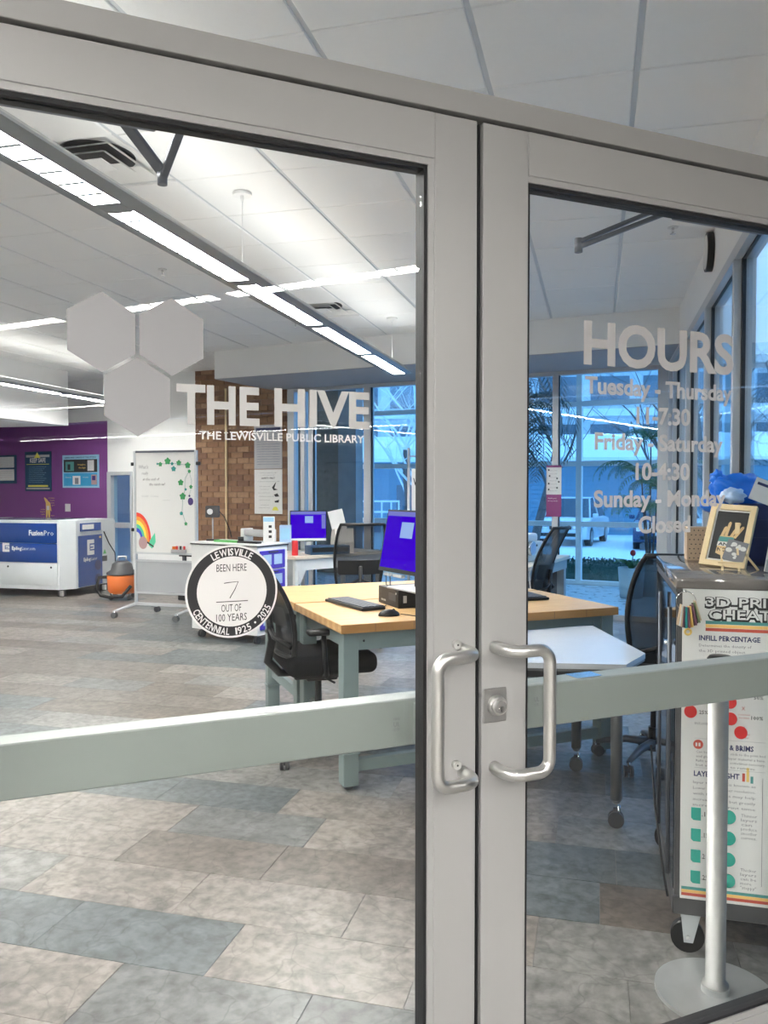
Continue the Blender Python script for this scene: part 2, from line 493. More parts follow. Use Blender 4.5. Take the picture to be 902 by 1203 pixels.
# ------------------------------------------------------------------ key frames of the place (metres)
DOOR = (-0.225, 1.596); DA = 38.2          # meeting line of the double door, heading of the door wall
BACK = (0.25, 9.65); BA = -12.04           # right end of the back wall, its heading
dd = Vector((math.cos(R(DA)), math.sin(R(DA)), 0)); dn = Vector((-dd.y, dd.x, 0))
def door_side(x, y): return (Vector((x - DOOR[0], y - DOOR[1], 0))).dot(dn)
be = Vector((math.cos(R(BA)), math.sin(R(BA)), 0)); bn = Vector((-be.y, be.x, 0))
def back_side(x, y): return (Vector((x - BACK[0], y - BACK[1], 0))).dot(bn)
CEIL = 3.245; LOW = 2.89; XR = 0.743

def in_view(x, y, z, m=40):
    c, s_ = math.cos(R(14.7)), math.sin(R(14.7))
    X = x * c + y * s_; K = -x * s_ + y * c
    if K < 0.4: return False
    px = 451 + 956 * X / K; py = 575 - 956 * (z - 1.5) / K
    return -m < px < 902 + m and -m < py < 1203 + m and door_side(x, y) > -0.1

# ================================================================== SETTING: floor
XRF = 0.76
fl = root('floor', (0, 0, 0), kind='structure', label='stone-look vinyl plank floor of the makerspace')
MB().prism([(-10.4, -17), (14, -17), (14, 13), (XRF, 13), (XRF, 9.54), (-10.4, 11.95)], -0.10, -0.004).build('floor_base', 'lobby_floor', fl)
planks = []
PL = 0.6327; PW = 0.309
phase = {2: 0.018, 1: -0.188, 3: -2.45, 0: 0.10}
rows_y0 = 2.247
rnd = random.Random(11)
for r in range(-26, 32):
    y0 = rows_y0 + PW * r
    ph = phase.get(r, rnd.random() * PL)
    k0 = int(math.floor((-10.4 - ph) / PL))
    x = ph + k0 * PL; ci = rnd.randrange(6); run = rnd.randint(1, 4)
    while x < 0.8:
        if run == 0: ci = rnd.choice([0, 0, 1, 1, 2, 3, 3, 4, 5]); run = rnd.randint(1, 3)
        run -= 1
        cx_, cy_ = x + PL / 2, y0 + PW / 2
        if door_side(cx_, cy_) > -0.25 and back_side(cx_, cy_) < 0.0 and x > -10.4:
            # patches read off the photograph: pale band, bluish band, brown strip
            c = ci
            if r == 0 and cx_ < -1.2: c = rnd.choice([0, 5, 0])
            if r == 1 and cx_ < -0.9: c = rnd.choice([1, 3, 1])
            if r == 2 and cx_ < -1.9: c = 1
            if r == 2 and -0.9 < cx_ < 0.0: c = 0
            if r == 3 and cx_ > -0.5: c = 0
            if r == 1 and cx_ > -0.3: c = 3
            if r == 3 and -1.9 < cx_ < -0.9: c = 5
            if r == 3 and cx_ < -1.9: c = 1
            if r == 2 and -1.9 < cx_ < -0.9: c = 2
            if r == 4 and -2.5 < cx_ < -1.5: c = 0
            planks.append((x, y0, c))
        x += PL
vis = [p for p in planks if in_view(p[0] + PL / 2, p[1] + PW / 2, 0)]
vis.sort(key=lambda p: math.hypot(p[0] + PL / 2, p[1] + PW / 2))
near = set(vis[:298])
pm = []
for i in range(6):
    mb = MB(); mb.box(0.0008, PL - 0.0008, 0.0008, PW - 0.0008, -0.003, 0.0, None, 0.0006, None, 1)
    o = mb.build('floor_plank', STONE[i], fl); pm.append(o.data); bpy.data.objects.remove(o)
rest = MB(); names = ['stone_bluegrey', 'stone_beige', 'stone_taupe', 'stone_lightgrey', 'stone_brown', 'stone_grey']
for p in planks:
    if p in near:
        o = bpy.data.objects.new('floor_plank', pm[p[2]]); col.objects.link(o); o.parent = fl
        o.location = (p[0], p[1], 0)
    else:
        rest.box(p[0] + .0008, p[0] + PL - .0008, p[1] + .0008, p[1] + PW - .0008, -0.003, 0, names[p[2]])
tag(rest.build('floor_planks', None, fl), kind='stuff')

# ================================================================== ceiling
ce = root('ceiling', (0, 0, 0), kind='structure', label='white suspended ceiling of square tiles')
TP = 0.612
MB().prism([(-10.4, -8), (XR + .1, -8), (XR + .1, 9.7), (-10.4, 12.1)], CEIL + 0.05, CEIL + 0.10).build('ceiling_deck', 'ceiling_grid', ce)
tb = MB(); tb.box(0.012, TP - 0.012, 0.004, TP - 0.004, -0.010, 0.02, None, 0.004, None, 1)
tile = tb.build('ceiling_tile', 'ceiling_tile', ce); tmesh = tile.data; bpy.data.objects.remove(tile)
VENTS = [(-2.914, 3.574), (-2.914, 7.246)]
tiles = []
for i in range(-18, 2):
    x = 0.146 + TP * i
    for j in range(-16, 15):
        y = 3.574 + TP * (j - 1)
        if door_side(x + .3, y + .3) < -0.5 or back_side(x + .3, y + .3) > 0.1: continue
        if x > 0.7 or x < -10.3: continue
        if any(abs(x - a) < .1 and abs(y - b) < .1 for a, b in VENTS): continue
        tiles.append((x, y))
visT = [t for t in tiles if in_view(t[0] + .3, t[1] + .3, CEIL, 60)]
visT.sort(key=lambda t: math.hypot(t[0] + .3, t[1] + .3)); nearT = set(visT[:298])
rest = MB()
for t in tiles:
    if t in nearT:
        o = bpy.data.objects.new('ceiling_tile', tmesh); col.objects.link(o); o.parent = ce; o.location = (t[0], t[1], CEIL)
    else: rest.box(t[0] + .012, t[0] + TP - .012, t[1] + .004, t[1] + TP - .004, CEIL - .010, CEIL + .02)
tag(rest.build('ceiling_tiles', 'ceiling_tile', ce), kind='stuff')
for i in range(-17, 2):
    x = 0.146 + TP * i
    y0 = max(-8, DOOR[1] + (x - DOOR[0]) * dd.y / dd.x - .5)
    MB().box(x - .012, x + .012, y0, BACK[1] - (x - BACK[0]) * .2133, CEIL, CEIL + .035).build('ceiling_tee', 'ceiling_grid', ce)
for j in range(-17, 15):
    y = 3.574 + TP * (j - 1)
    xe = XR if y < 9.4 else BACK[0] - (y - BACK[1]) / .2133
    MB().box(-10.3, xe, y - .012, y + .012, CEIL + .001, CEIL + .03).build('ceiling_cross_tee', 'ceiling_grid', ce)
# lobby ceiling, floor strip and walls (the camera stands in the lobby)
lb = root('ceiling', (0, 0, 0), kind='structure', label='lobby ceiling')
mb = MB()
poly = [(-4.2, -16.2), (13.6, -16.2), (13.6, 12.4)]
far = [(DOOR[0] + dd.x * s_, DOOR[1] + dd.y * s_) for s_ in (17.4, -5.2)]
poly = [(-4.4, -16.2), (13.6, -16.2), far[0], far[1]]
mb.prism(poly, CEIL + .021, CEIL + .04)
mb.build('lobby_ceiling', 'lobby_paint', lb)
lw = root('wall_lobby', (0, 0, 0), kind='structure')
def wallseg(name, a, b, z0, z1, m, th=.12, parent=None):
    a = Vector((*a, 0)); b = Vector((*b, 0)); d = (b - a); L = d.length
    o = MB().box(0, L, 0, th, z0, z1).build(name, m, parent)
    o.location = a; o.rotation_euler = (0, 0, math.atan2(d.y, d.x))
    return o
wallseg('wall_panel', (-4.4, -16.2), (13.6, -16.2), 0, CEIL, 'lobby_wall', -.12, lw)
wallseg('wall_panel', (13.6, -16.2), (13.6, far[0][1]), 0, CEIL, 'lobby_wall', -.12, lw)
wallseg('wall_panel', (-4.4, -16.2), (-4.4, far[1][1]), 0, CEIL, 'lobby_wall', .12, lw)
o = wallseg('wall_front', (DOOR[0] + dd.x * 1.30, DOOR[1] + dd.y * 1.30), far[0], 0, CEIL + .05, 'lobby_paint', .12)
tag(o, kind='structure')
o = wallseg('wall_front', (DOOR[0] - dd.x * 12.9, DOOR[1] - dd.y * 12.9), (DOOR[0] - dd.x * 1.09, DOOR[1] - dd.y * 1.09), 0, CEIL + .05, 'white_paint', .12)
tag(o, kind='structure')
o = box('wall_left', -10.42, -10.3, -7, 12, 0, CEIL + .05, 'white_paint'); tag(o, kind='structure')

# ================================================================== back wall (frame: x along the wall, y outward)
bk = root('wall_back', (*BACK, 0), BA, kind='structure', label='purple and white back wall')
def bwall(name, x0, x1, z0, z1, m, y0=0.0, y1=.14): return box(name, x0, x1, y0, y1, z0, z1, m, bk)
bwall('purple_paint_field', -11.6, -7.879, 0, 2.577, 'purple_paint')
bwall('upper_wall', -11.6, -7.879, 2.577, CEIL + .05, 'white_paint')
bwall('white_wall', -7.36, -6.127, 0, CEIL + .05, 'white_paint')
bwall('white_wall', -7.879, -7.36, 1.775, CEIL + .05, 'white_paint')
bwall('upper_wall', -4.56, 1.3, LOW + .05, CEIL + .6, 'white_paint', 0.02)
# brick pier: individual bricks
MB().box(-6.127, -4.513, 0.012, .30, 0, CEIL + .05).build('mortar_bed', 'mortar', bk)
BW, BH = 0.215, 0.0813
bmesh_list = []
for i in range(4):
    o = MB().box(0.004, BW - .004, 0, .03, .004, BH - .004, None, .002, None, 1).build('brick', BRICK[i], bk); bmesh_list.append(o.data); bpy.data.objects.remove(o)
half = []
for i in range(4):
    o = MB().box(0.004, BW / 2 - .004, 0, .03, .004, BH - .004, None, .002, None, 1).build('brick', BRICK[i], bk); half.append(o.data); bpy.data.objects.remove(o)
rb = random.Random(3); nb = 0; rest = MB()
for r in range(40):
    z = r * BH; off = 0 if r % 2 == 0 else -BW / 2
    xx = -6.127 + off
    while xx < -4.60:
        isH = xx < -6.13; x_at = xx
        if isH: x_at = -6.127
        wid = BW / 2 if isH else BW
        if x_at + wid > -4.50: wid = BW / 2; isH = True
        if r >= 5 and nb < 296:
            o = bpy.data.objects.new('brick', (half if isH else bmesh_list)[rb.choice([0, 0, 1, 1, 2, 3])]); col.objects.link(o); o.parent = bk
            o.location = (x_at, -0.002 - rb.random() * .004, z); nb += 1
        else:
            rest.box(x_at + .004, x_at + wid - .004, -.003, .03, z + .004, z + BH - .004, rb.choice(['brick_a', 'brick_b', 'brick_c']))
        xx += BW
tag(rest.build('bricks', None, bk), kind='stuff')
bb = box('baseboard_back', -11.6, -7.9, -.012, 0, 0, .1, 'grey_rubber'); bb.location = (*BACK, 0); bb.rotation_euler = (0, 0, R(BA)); tag(bb, kind='structure')

# soffit in front of the back wall, and its underside
so = root('trim_1', (0, 0, 0), kind='structure', label='white dropped soffit in front of the window wall')
A = Vector((0.79, 8.236, 0)); B_ = Vector((-4.668, 9.40, 0))
d = (B_ - A).normalized()
mb = MB()
p = [(XR, 8.246), (-4.668, 9.399), (-4.668 + bn.x * 1.6, 9.399 + bn.y * 1.6), (XR, 9.7)]
mb.prism(p, LOW, CEIL + .04, 'white_paint')
mb.build('soffit_box', 'white_paint', so)
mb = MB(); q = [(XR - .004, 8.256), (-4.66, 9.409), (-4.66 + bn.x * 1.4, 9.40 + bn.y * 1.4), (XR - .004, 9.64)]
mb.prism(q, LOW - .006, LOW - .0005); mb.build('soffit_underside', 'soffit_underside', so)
o = box('trim_2', -10.3, -7.55, 3.0, 10.45, 2.437, CEIL + .03, 'white_paint'); tag(o, kind='structure', label='white dropped ceiling box at the left')

# window_1: inner glazing of the window wall
def glazing(name, loc, ang, posts, rails, panes, zt, depth=.11, mframe='frame_aluminium', label=None, glass='window_glass', gy=.055):
    r = root(name, loc, ang, label=label, kind='structure')
    for a, b in posts: box('mullion', a, b, 0, depth, 0, zt, mframe, r, .002, seg=1)
    for a, b, z0, z1 in rails: box('rail', a, b, .004, depth - .004, z0, z1, mframe, r, .002, seg=1)
    for a, b, z0, z1 in panes:
        box('glass_pane', a, b, gy, gy + .006, z0, z1, glass, r)
    return r
P1 = [(-4.512, -4.405), (-4.30, -4.235), (-4.175, -4.105), (-3.314, -3.213), (-2.02, -1.95), (-0.79, -0.72), (0.40, 0.60)]
rails = [(-4.405, .40, 2.84, LOW - .006), (-4.405, .40, 0, .06)]
panes = [(P1[i][1], P1[i + 1][0], .06, 2.84) for i in range(len(P1) - 1)]
w1 = glazing('window_1', (*BACK, 0), BA, P1, rails, panes, LOW - .006, label='inner glass partition of the window wall')
# black gaskets on the room side edge of the mullions
for a, b in P1[2:-1]:
    box('gasket', b, b + .012, .02, .05, .06, 2.84, 'black_rubber', w1)
# window_2: outer glazing beyond the sunroom
W2 = BACK[0] + bn.x * 3.3, BACK[1] + bn.y * 3.3
P2 = [(-5.36, -5.30), (-5.03, -4.96), (-3.15, -3.08), (-1.30, -1.215), (1.15, 1.25)]
rails = []
for z0 in (0.0, 0.915, 1.865, 2.80, 3.72): rails.append((-5.36, 1.25, z0, z0 + (.08 if z0 else .07)))
panes = []
for i in range(len(P2) - 1):
    for z0, z1 in ((.07, .915), (.995, 1.865), (1.945, 2.80), (2.88, 3.72)):
        panes.append((P2[i][1], P2[i + 1][0], z0, z1))
w2 = glazing('window_2', (*W2, 0), BA, P2, rails, panes, 3.8, mframe='white_paint', label='outer glass wall of the sunroom with four rows of panes')
# sunroom shell
sf = root('floor', (0, 0, 0), kind='structure', label='speckled pale sunroom floor')
mb = MB()
c1 = Vector((*BACK, 0)); 
def bp(x, y): v = c1 + be * x + bn * y; return (v.x, v.y)
mb.prism([bp(-6.6, .12), bp(1.2, .12), bp(1.2, 3.4), bp(-6.6, 3.4)], -.06, -.002); mb.build('sunroom_floor', 'terrazzo', sf)
sc_ = root('ceiling', (0, 0, 0), kind='structure', label='sunroom ceiling')
mb = MB(); mb.prism([bp(-6.6, .0), bp(1.2, .0), bp(1.2, 3.5), bp(-6.6, 3.5)], 3.8, 3.9); mb.build('sunroom_ceiling', 'white_paint', sc_)
o = MB().box(-6.4, -5.36, 3.15, 3.6, 0, 3.8).build('wall_pier', 'taupe_brick'); o.location = (*BACK, 0); o.rotation_euler = (0, 0, R(BA)); tag(o, kind='structure', label='dark brick pier at the end of the sunroom')
o = MB().box(-5.46, -5.10, 3.05, 3.3, 0, 3.8).build('wall_pier', 'grey_block'); o.location = (*BACK, 0); o.rotation_euler = (0, 0, R(BA)); tag(o, kind='structure', label='grey masonry pier beside the outer glass')
o = MB().box(-6.75, -6.4, .14, 3.6, 0, 3.8).build('wall_sunroom', 'taupe_brick'); o.location = (*BACK, 0); o.rotation_euler = (0, 0, R(BA)); tag(o, kind='structure')

o = MB().box(-10.5, -6.76, 1.3, 1.6, -.6, 4.0).build('wall_outer', 'grey_block'); o.location = (*BACK, 0); o.rotation_euler = (0, 0, R(BA)); tag(o, kind='structure', label='grey block wall outside the narrow side light')
# window_5: narrow glazed door in the white wall beside the laser cutter
w5 = root('window_5', (*BACK, 0), BA, kind='structure', label='narrow glazed side light with a middle rail')
for a, b in ((-7.879, -7.80), (-7.40, -7.36)): box('mullion', a, b, -.02, .12, 0, 1.775, 'frame_aluminium', w5)
for z0, z1 in ((0, .06), (.90, .98), (1.72, 1.775)): box('rail', -7.80, -7.40, -.015, .11, z0, z1, 'frame_aluminium', w5)
box('glass_pane', -7.80, -7.40, .05, .056, .06, .90, 'window_glass', w5); box('glass_pane', -7.80, -7.40, .05, .056, .98, 1.72, 'window_glass', w5)

# ================================================================== right wall
wr_ = root('wall_right', (0, 0, 0), kind='structure', label='white wall band above the side glazing')
box('upper_wall', XR, XR + .16, 2.30, 9.62, 2.88, CEIL + .05, 'white_paint', wr_)
w3 = root('window_3', (0, 0, 0), kind='structure', label='tall side glazing with grey mullions')
GX = XR + .05
ys = [2.47 + 1.28 * k for k in range(6)]
for y in ys + [9.40]:
    box('mullion', XR, GX + .07, y, y + .06, 0, 2.83, 'frame_aluminium', w3, .002, seg=1)
    box('gasket', GX - .010, GX + .012, y - .035, y, .08, 2.82, 'black_rubber', w3)
for a, b in zip(ys, ys[1:] + [9.40]):
    box('glass_pane', GX, GX + .006, a + .06, b, .08, 2.82, 'window_glass', w3)
box('rail', XR, GX + .07, 2.40, 9.5, 2.81, 2.88, 'frame_aluminium', w3); box('rail', XR, GX + .07, 2.40, 9.5, 0, .08, 'frame_aluminium', w3)
box('gasket', GX - .008, GX + .012, 2.53, 9.4, 2.80, 2.812, 'black_rubber', w3)
w6 = root('window_6', (0, 0, 0), kind='structure', label='sunroom end glazing')
for y in (9.52, 11.2, 12.95): box('mullion', XR + .32, XR + .40, y, y + .07, 0, 3.8, 'frame_aluminium', w6)
for z in (0, 3.72): box('rail', XR + .32, XR + .40, 9.5, 13.0, z, z + .08, 'frame_aluminium', w6)
box('glass_pane', XR + .35, XR + .356, 9.6, 12.9, .08, 3.72, 'window_glass', w6)

# ================================================================== entrance doors (frame: x along the door, y into the room)
def leaf(name, x0, x1, label, side):
    """side: +1 the leaf right of the meeting line, -1 the left one"""
    d = root(name, (*DOOR, 0), DA, kind='structure', label=label)
    T0, T1 = 0.0, 0.045
    inn, out = (x0, x1) if side > 0 else (x1, x0)
    sw = .092; zt = 2.214; zr = 2.128; zb = .262
    def X(a, b): return (min(a, b), max(a, b))
    a, b = X(inn, inn + side * (sw + (.012 if side > 0 else 0))); box('stile', a, b, T0, T1, .01, zt, 'door_aluminium', d, .0012, seg=1)
    a, b = X(out, out - side * .105); box('stile', a, b, T0, T1, .01, zt, 'door_aluminium', d, .0012, seg=1)
    sx0, sx1 = X(inn + side * (sw + (.0125 if side > 0 else .0005)), out - side * .1055)
    box('top_rail', sx0, sx1, T0, T1, zr, zt, 'door_aluminium', d, .0008, seg=1)
    box('bottom_rail', sx0, sx1, T0, T1, .01, zb - .014, 'door_aluminium', d, .0008, seg=1)
    # glazing beads, slightly recessed, then gasket
    e = .013
    g = MB()
    g.box(sx0, sx1, T0 + .0015, T1, zr - e, zr - .0006); g.box(sx0, sx1, T0 + .0015, T1, zb - .0134, zb)
    if side < 0: g.box(sx1 - e, sx1, T0 + .0015, T1, zb, zr - e)
    else: g.box(sx1 - e, sx1, T0 + .0015, T1, zb, zr - e)
    g.build('glazing_bead', 'door_aluminium', d)
    gx0 = sx0; gx1 = sx1 - e
    if side < 0: gx0 = sx0
    g = MB(); k = .007
    for za, zc in ((zr - e - k, zr - e), (zb, zb + k)): g.box(gx0, gx1, T0 + .006, T1 - .004, za, zc)
    for xa in (gx0, gx1 - k): g.box(xa, xa + k, T0 + .006, T1 - .004, zb, zr - e)
    g.build('gasket', 'black_rubber', d)
    box('glass_pane', gx0 + k, gx1 - k, .016, .022, zb + k, zr - e - k, 'door_glass', d)
    # meeting edge rubber
    a, b = X(inn - side * .0045, inn); box('weather_strip', a, b, .012, .04, .01, zt, 'black_rubber', d)
    # pull handle, bent tube
    h = MB(); zt_, zb_ = 1.186, .944; xa = .036; xb = .124; r = .0123
    pts = []
    def arc(c, r0, ax, ay, a0, a1, n=6):
        for i in range(n + 1):
            t = R(a0 + (a1 - a0) * i / n)
            pts.append(Vector(c) + Vector(ax) * r0 * math.cos(t) + Vector(ay) * r0 * math.sin(t))
    s_ = side
    pts.append(Vector((s_ * xa, 0, zt_))); pts.append(Vector((s_ * xa, -.022, zt_)))
    arc((s_ * (xa + .034), -.030, zt_), .034, (-s_, 0, 0), (0, -1, 0), 8, 82)
    arc((s_ * (xb - .026), -.064, zt_ - .026), .026, (0, 0, 1), (s_, 0, 0), 0, 90)
    arc((s_ * (xb - .026), -.064, zb_ + .026), .026, (s_, 0, 0), (0, 0, -1), 0, 90)
    arc((s_ * (xa + .034), -.030, zb_), .034, (0, -1, 0), (-s_, 0, 0), 8, 82)
    pts.append(Vector((s_ * xa, -.022, zb_))); pts.append(Vector((s_ * xa, 0, zb_)))
    h.tube(pts, r, None, 20)
    ho = h.build('pull_handle', 'satin_steel', d)
    if side < 0:
        for z in (zt_ + .012, zb_ + .018):
            m = MB(); m.cyl((-.052, 0, z), (-.052, -.010, z), .0085, 'satin_steel', 20); m.cyl((-.052, -.0098, z), (-.052, -.0104, z), .0022, 'ink_black', 6)
            m.build('screw_cap', None, ho)
    # exit device: housing bar across the room side
    bar = MB(); bx0, bx1 = X(inn + side * .03, out - side * .04)
    bar.box(bx0, bx1, .078, .135, .984, 1.079, None, .0025, None, 1)
    bo = bar.build('panic_bar', 'bar_aluminium', d)
    e0, e1 = X(inn + side * .03, inn + side * .10); box('panic_bar_bracket', e0, e1, .0455, .078, .99, 1.07, 'bar_aluminium', d)
    e0, e1 = X(out - side * .04, out - side * .10); box('panic_bar_bracket', e0, e1, .0455, .078, .99, 1.07, 'bar_aluminium', d)
    # door closer body behind the rail, with its two arms
    if side < 0:
        box('closer_body', -.86, -.60, .046, .10, 2.128, 2.195, 'closer_grey', d, .004)
        piv = (-.572, .215, 2.105); a1 = (-.72, .075, 2.205); a2 = (-.545, .12, 2.185)
    else:
        box('closer_body', .57, .86, .046, .10, 2.128, 2.195, 'closer_grey', d, .004)
        piv = (.372, .185, 2.078); a1 = (.61, .12, 2.185); a2 = (.66, .08, 2.20)
    m = MB()
    def bar_(p, q, w, t):
        p = Vector(p); q = Vector(q); dv = q - p; L = dv.length
        mt = T((p + q) / 2) @ dv.to_track_quat('X', 'Z').to_matrix().to_4x4()
        before = set(m.bm.faces)
        r_ = bmesh.ops.create_cube(m.bm, size=1, matrix=mt @ Matrix.Diagonal((L, w, t, 1)))
        ed = list({e_ for v in r_['verts'] for e_ in v.link_edges}); bmesh.ops.bevel(m.bm, geom=ed, offset=.002, segments=1, affect='EDGES')
    bar_(a1, piv, .024, .009); bar_((a2[0], a2[1], a2[2] - .012), (piv[0], piv[1], piv[2] - .012), .016, .010)
    m.cyl((piv[0], piv[1], piv[2] - .024), (piv[0], piv[1], piv[2] + .008), .0095, None, 12)
    m.cyl((a2[0], a2[1], a2[2] - .028), (a2[0], a2[1], a2[2] + .03), .010, None, 10)
    m.cyl((a1[0], a1[1], a1[2] - .02), (a1[0], a1[1], a1[2] + .014), .013, None, 10)
    m.build('closer_arm', 'closer_grey', d)
    return d, bo
d1, bar1 = leaf('door_1', -1.02, -.0068, 'left glass door leaf with pale aluminium stiles', -1)
d2, bar2 = leaf('door_2', .0068, 1.02, 'right glass door leaf with cylinder lock', 1)
# listing mark and rating sticker on the left bar, mark on the right bar
m = MB(); add_text(m, 'UL', -.150, -.136, 1.026, .010, 'ink_grey', T((0, .0772, 0))); add_text(m, 'LISTED', -.151, -.135, 1.018, .005, 'ink_grey', T((0, .0772, 0))); add_text(m, 'FIRE', -.150, -.136, 1.039, .005, 'ink_grey', T((0, .0772, 0)))
m.build('listing_mark', None, bar1)
m = MB(); add_text(m, 'UL', .183, .195, 1.042, .010, 'ink_grey', T((0, .0772, 0))); add_text(m, 'US', .184, .194, 1.032, .006, 'ink_grey', T((0, .0772, 0))); m.build('listing_mark', None, bar2)
m = MB(); m.box(-.425, -.365, .09, .125, 1.0792, 1.0798, 'silver_plastic')
m.build('rating_sticker', None, bar1)
box('end_plate', .30, .37, .085, .13, 1.0792, 1.0805, 'chrome', bar2)
# cylinder lock
lk = MB(); lk.box(.010, .062, -.004, 0, 1.036, 1.104, None, .0012, None, 1)
lk = lk.build('lock_plate', 'brushed_steel', d2)
m = MB(); c = (.038, 1.070)
for ya, yb, ra, rb_ in ((-.003, -.016, .0215, .0185), (-.016, -.020, .0185, .0165)): m.cyl((c[0], ya, c[1]), (c[0], yb, c[1]), ra, 'satin_steel', 32, rb_)
m.cyl((c[0], -.016, c[1]), (c[0], -.0235, c[1]), .0125, 'brushed_steel', 32)
m.cyl((c[0], -.0232, c[1] - .004), (c[0], -.0245, c[1] - .004), .0068, 'chrome', 20)
m.box(c[0] - .001, c[0] + .001, -.0249, -.0243, c[1] - .009, c[1] + .001, 'ink_black')
m.build('lock_cylinder', None, lk)

# door frame: head, jambs, transom above
tr = root('trim_3', (*DOOR, 0), DA, kind='structure', label='pale aluminium door frame head and jambs')
box('frame_head', -1.09, 1.30, -.002, .11, 2.2225, 2.268, 'door_aluminium', tr, .001, seg=1)
for x in (-1.085, 1.025): box('frame_jamb', x, x + .06, -.002, .11, 0, 2.2225, 'door_aluminium', tr, .001, seg=1)
box('frame_jamb', 1.235, 1.30, -.002, .11, 0, CEIL, 'door_aluminium', tr)
box('frame_stop', -1.02, 1.02, .046, .06, 2.20, 2.2225, 'black_rubber', tr)
for x in (-.035, .035): MB().cyl((x - .004, .006, 2.2155), (x + .004, .006, 2.2155), .0015).build('head_screw', 'ink_black', tr)
box('threshold', -1.02, 1.02, 0, .11, 0, .008, 'brushed_steel', tr)
w4 = root('window_4', (*DOOR, 0), DA, kind='structure', label='glass transom above the double door')
box('glass_pane', -1.09, 1.235, .05, .056, 2.268, CEIL - .03, 'door_glass', w4)
box('rail', -1.09, 1.235, .03, .08, CEIL - .04, CEIL, 'door_aluminium', w4)
box('glass_pane', 1.086, 1.235, .05, .056, .05, 2.2225, 'door_glass', w4)
box('rail', 1.086, 1.235, .02, .09, 0, .05, 'door_aluminium', w4)

# ------------------------------------------------------------------ vinyl lettering on the glass
G = .0155
def door_root(name, label, cat, group=None): return root(name, (*DOOR, 0), DA, label, cat, group)
dec = door_root('logo_decal', 'matte grey vinyl logo of three hexagons with white lettering beside them on the left door', 'decal')
MG = T((0, G, 0))
for cx, cz in ((-.700, 1.757), (-.588, 1.757), (-.6445, 1.654)):
    pg = [(cx + .061 * math.sin(math.pi / 3 * k), cz + .0655 * math.cos(math.pi / 3 * k)) for k in range(6)]
    mt = Matrix(((1, 0, 0, 0), (0, 0, 1, 0), (0, 1, 0, 0), (0, 0, 0, 1)))
    m = MB(); m.prism(pg, G - .0006, G, None, mt); m.build('hexagon', 'vinyl_grey', dec)
m = MB(); add_text(m, 'THE', -.581, -.437, 1.614, .067, None, MG, .03, res=4); m.build('lettering', 'vinyl_letter', dec)
m = MB(); add_text(m, 'HIVE', -.410, -.227, 1.615, .067, None, MG, .03, res=4); m.build('lettering', 'vinyl_letter', dec)
m = MB(); add_text(m, 'THE LEWISVILLE PUBLIC LIBRARY', -.543, -.238, 1.5865, .0145, None, MG, .018); m.build('lettering', 'vinyl_white', dec)
dec2 = door_root('hours_decal', 'white vinyl opening hours lettering on the right door glass', 'decal')
for t, x0, x1, z, cap, b in (('HOURS', .260, .682, 1.767, .090, .02), ('Tuesday - Thursday', .264, .678, 1.704, .036, .02), ('11-7:30', .401, .553, 1.644, .037, .02),
                             ('Friday - Saturday', .290, .652, 1.586, .036, .02), ('10-4:30', .400, .553, 1.522, .037, .02),
                             ('Sunday - Monday', .289, .662, 1.463, .036, .02), ('Closed', .409, .557, 1.405, .037, .02)):
    m = MB(); add_text(m, t, x0, x1, z, cap, None, MG, b + .012, res=4); m.build('lettering', 'vinyl_hours', dec2)

# round centennial sticker
st = door_root('round_sticker', 'round black and white centennial sticker with a handwritten 7 on the left door glass', 'sticker')
SC = Vector((-.4875, 0, 1.3215)); SR = .0815
def disc(r, y, mname, nm, par, r0=0, n=64):
    m = MB()
    mt = T((SC.x, y, SC.z)) @ rx(90)
    if r0 == 0:
        m.prism([(r * math.cos(2 * math.pi * k / n), r * math.sin(2 * math.pi * k / n)) for k in range(n)], 0, .0004, None, mt)
    return m.build(nm, mname, par)
disc(SR, G, 'vinyl_white', 'backing', st)
disc(SR * .957, G - .0005, 'ink_black', 'black_ring', st)
disc(SR * .755, G - .0010, 'vinyl_white', 'white_disc', st)
def arc_text(text, r, a_mid, span, cap, inward, y, mname):
    m = MB(); n = len(text)
    ws = []
    for ch in text:
        if ch == ' ': ws.append(.45)
        else:
            v, f, a, b = glyphs(ch, .02); ws.append((b - a) + .10)
    tot = sum(ws); pos = 0
    for ch, w in zip(text, ws):
        t = (pos + w / 2) / tot - .5; pos += w
        if ch == ' ': continue
        ang = a_mid - t * span if not inward else a_mid + t * span
        wid = w / tot * R(span) * r * .86
        cx, cz = r * math.cos(R(ang)), r * math.sin(R(ang))
        ro = ang - 90 if not inward else ang + 90
        mt = T((SC.x + cx, y, SC.z + cz)) @ ry(-ro) @ T((0, 0, -cap / 2))
        add_text(m, ch, -wid / 2, wid / 2, 0 if ch != '.' else cap * .4, cap if ch != '.' else cap, None, mt, .02)
    return m.build('lettering', mname, st)
YT = G - .0011
arc_text('LEWISVILLE', SR * .857, 90, 62, .0125, False, YT, 'vinyl_white')
arc_text('CENTENNIAL', SR * .857, 235, 62, .0125, True, YT, 'vinyl_white')
arc_text('1925', SR * .857, 286, 24, .0125, True, YT, 'vinyl_white')
arc_text('2025', SR * .857, 325, 24, .0125, True, YT, 'vinyl_white')
m = MB(); a = R(305.5); m.cyl((SC.x + SR * .857 * math.cos(a), YT, SC.z + SR * .857 * math.sin(a)), (SC.x + SR * .857 * math.cos(a), YT - .0004, SC.z + SR * .857 * math.sin(a)), .002, None, 12); m.build('dot', 'vinyl_white', st)
MT = T((0, G - .0016, 0))
for t, x0, x1, z, cap in (('BEEN HERE', -.515, -.462, 1.357, .0135), ('OUT OF', -.507, -.472, 1.2865, .0135), ('100 YEARS', -.516, -.462, 1.270, .0135)):
    m = MB(); add_text(m, t, x0, x1, z, cap, None, MT, .0); m.build('lettering', 'ink_black', st)
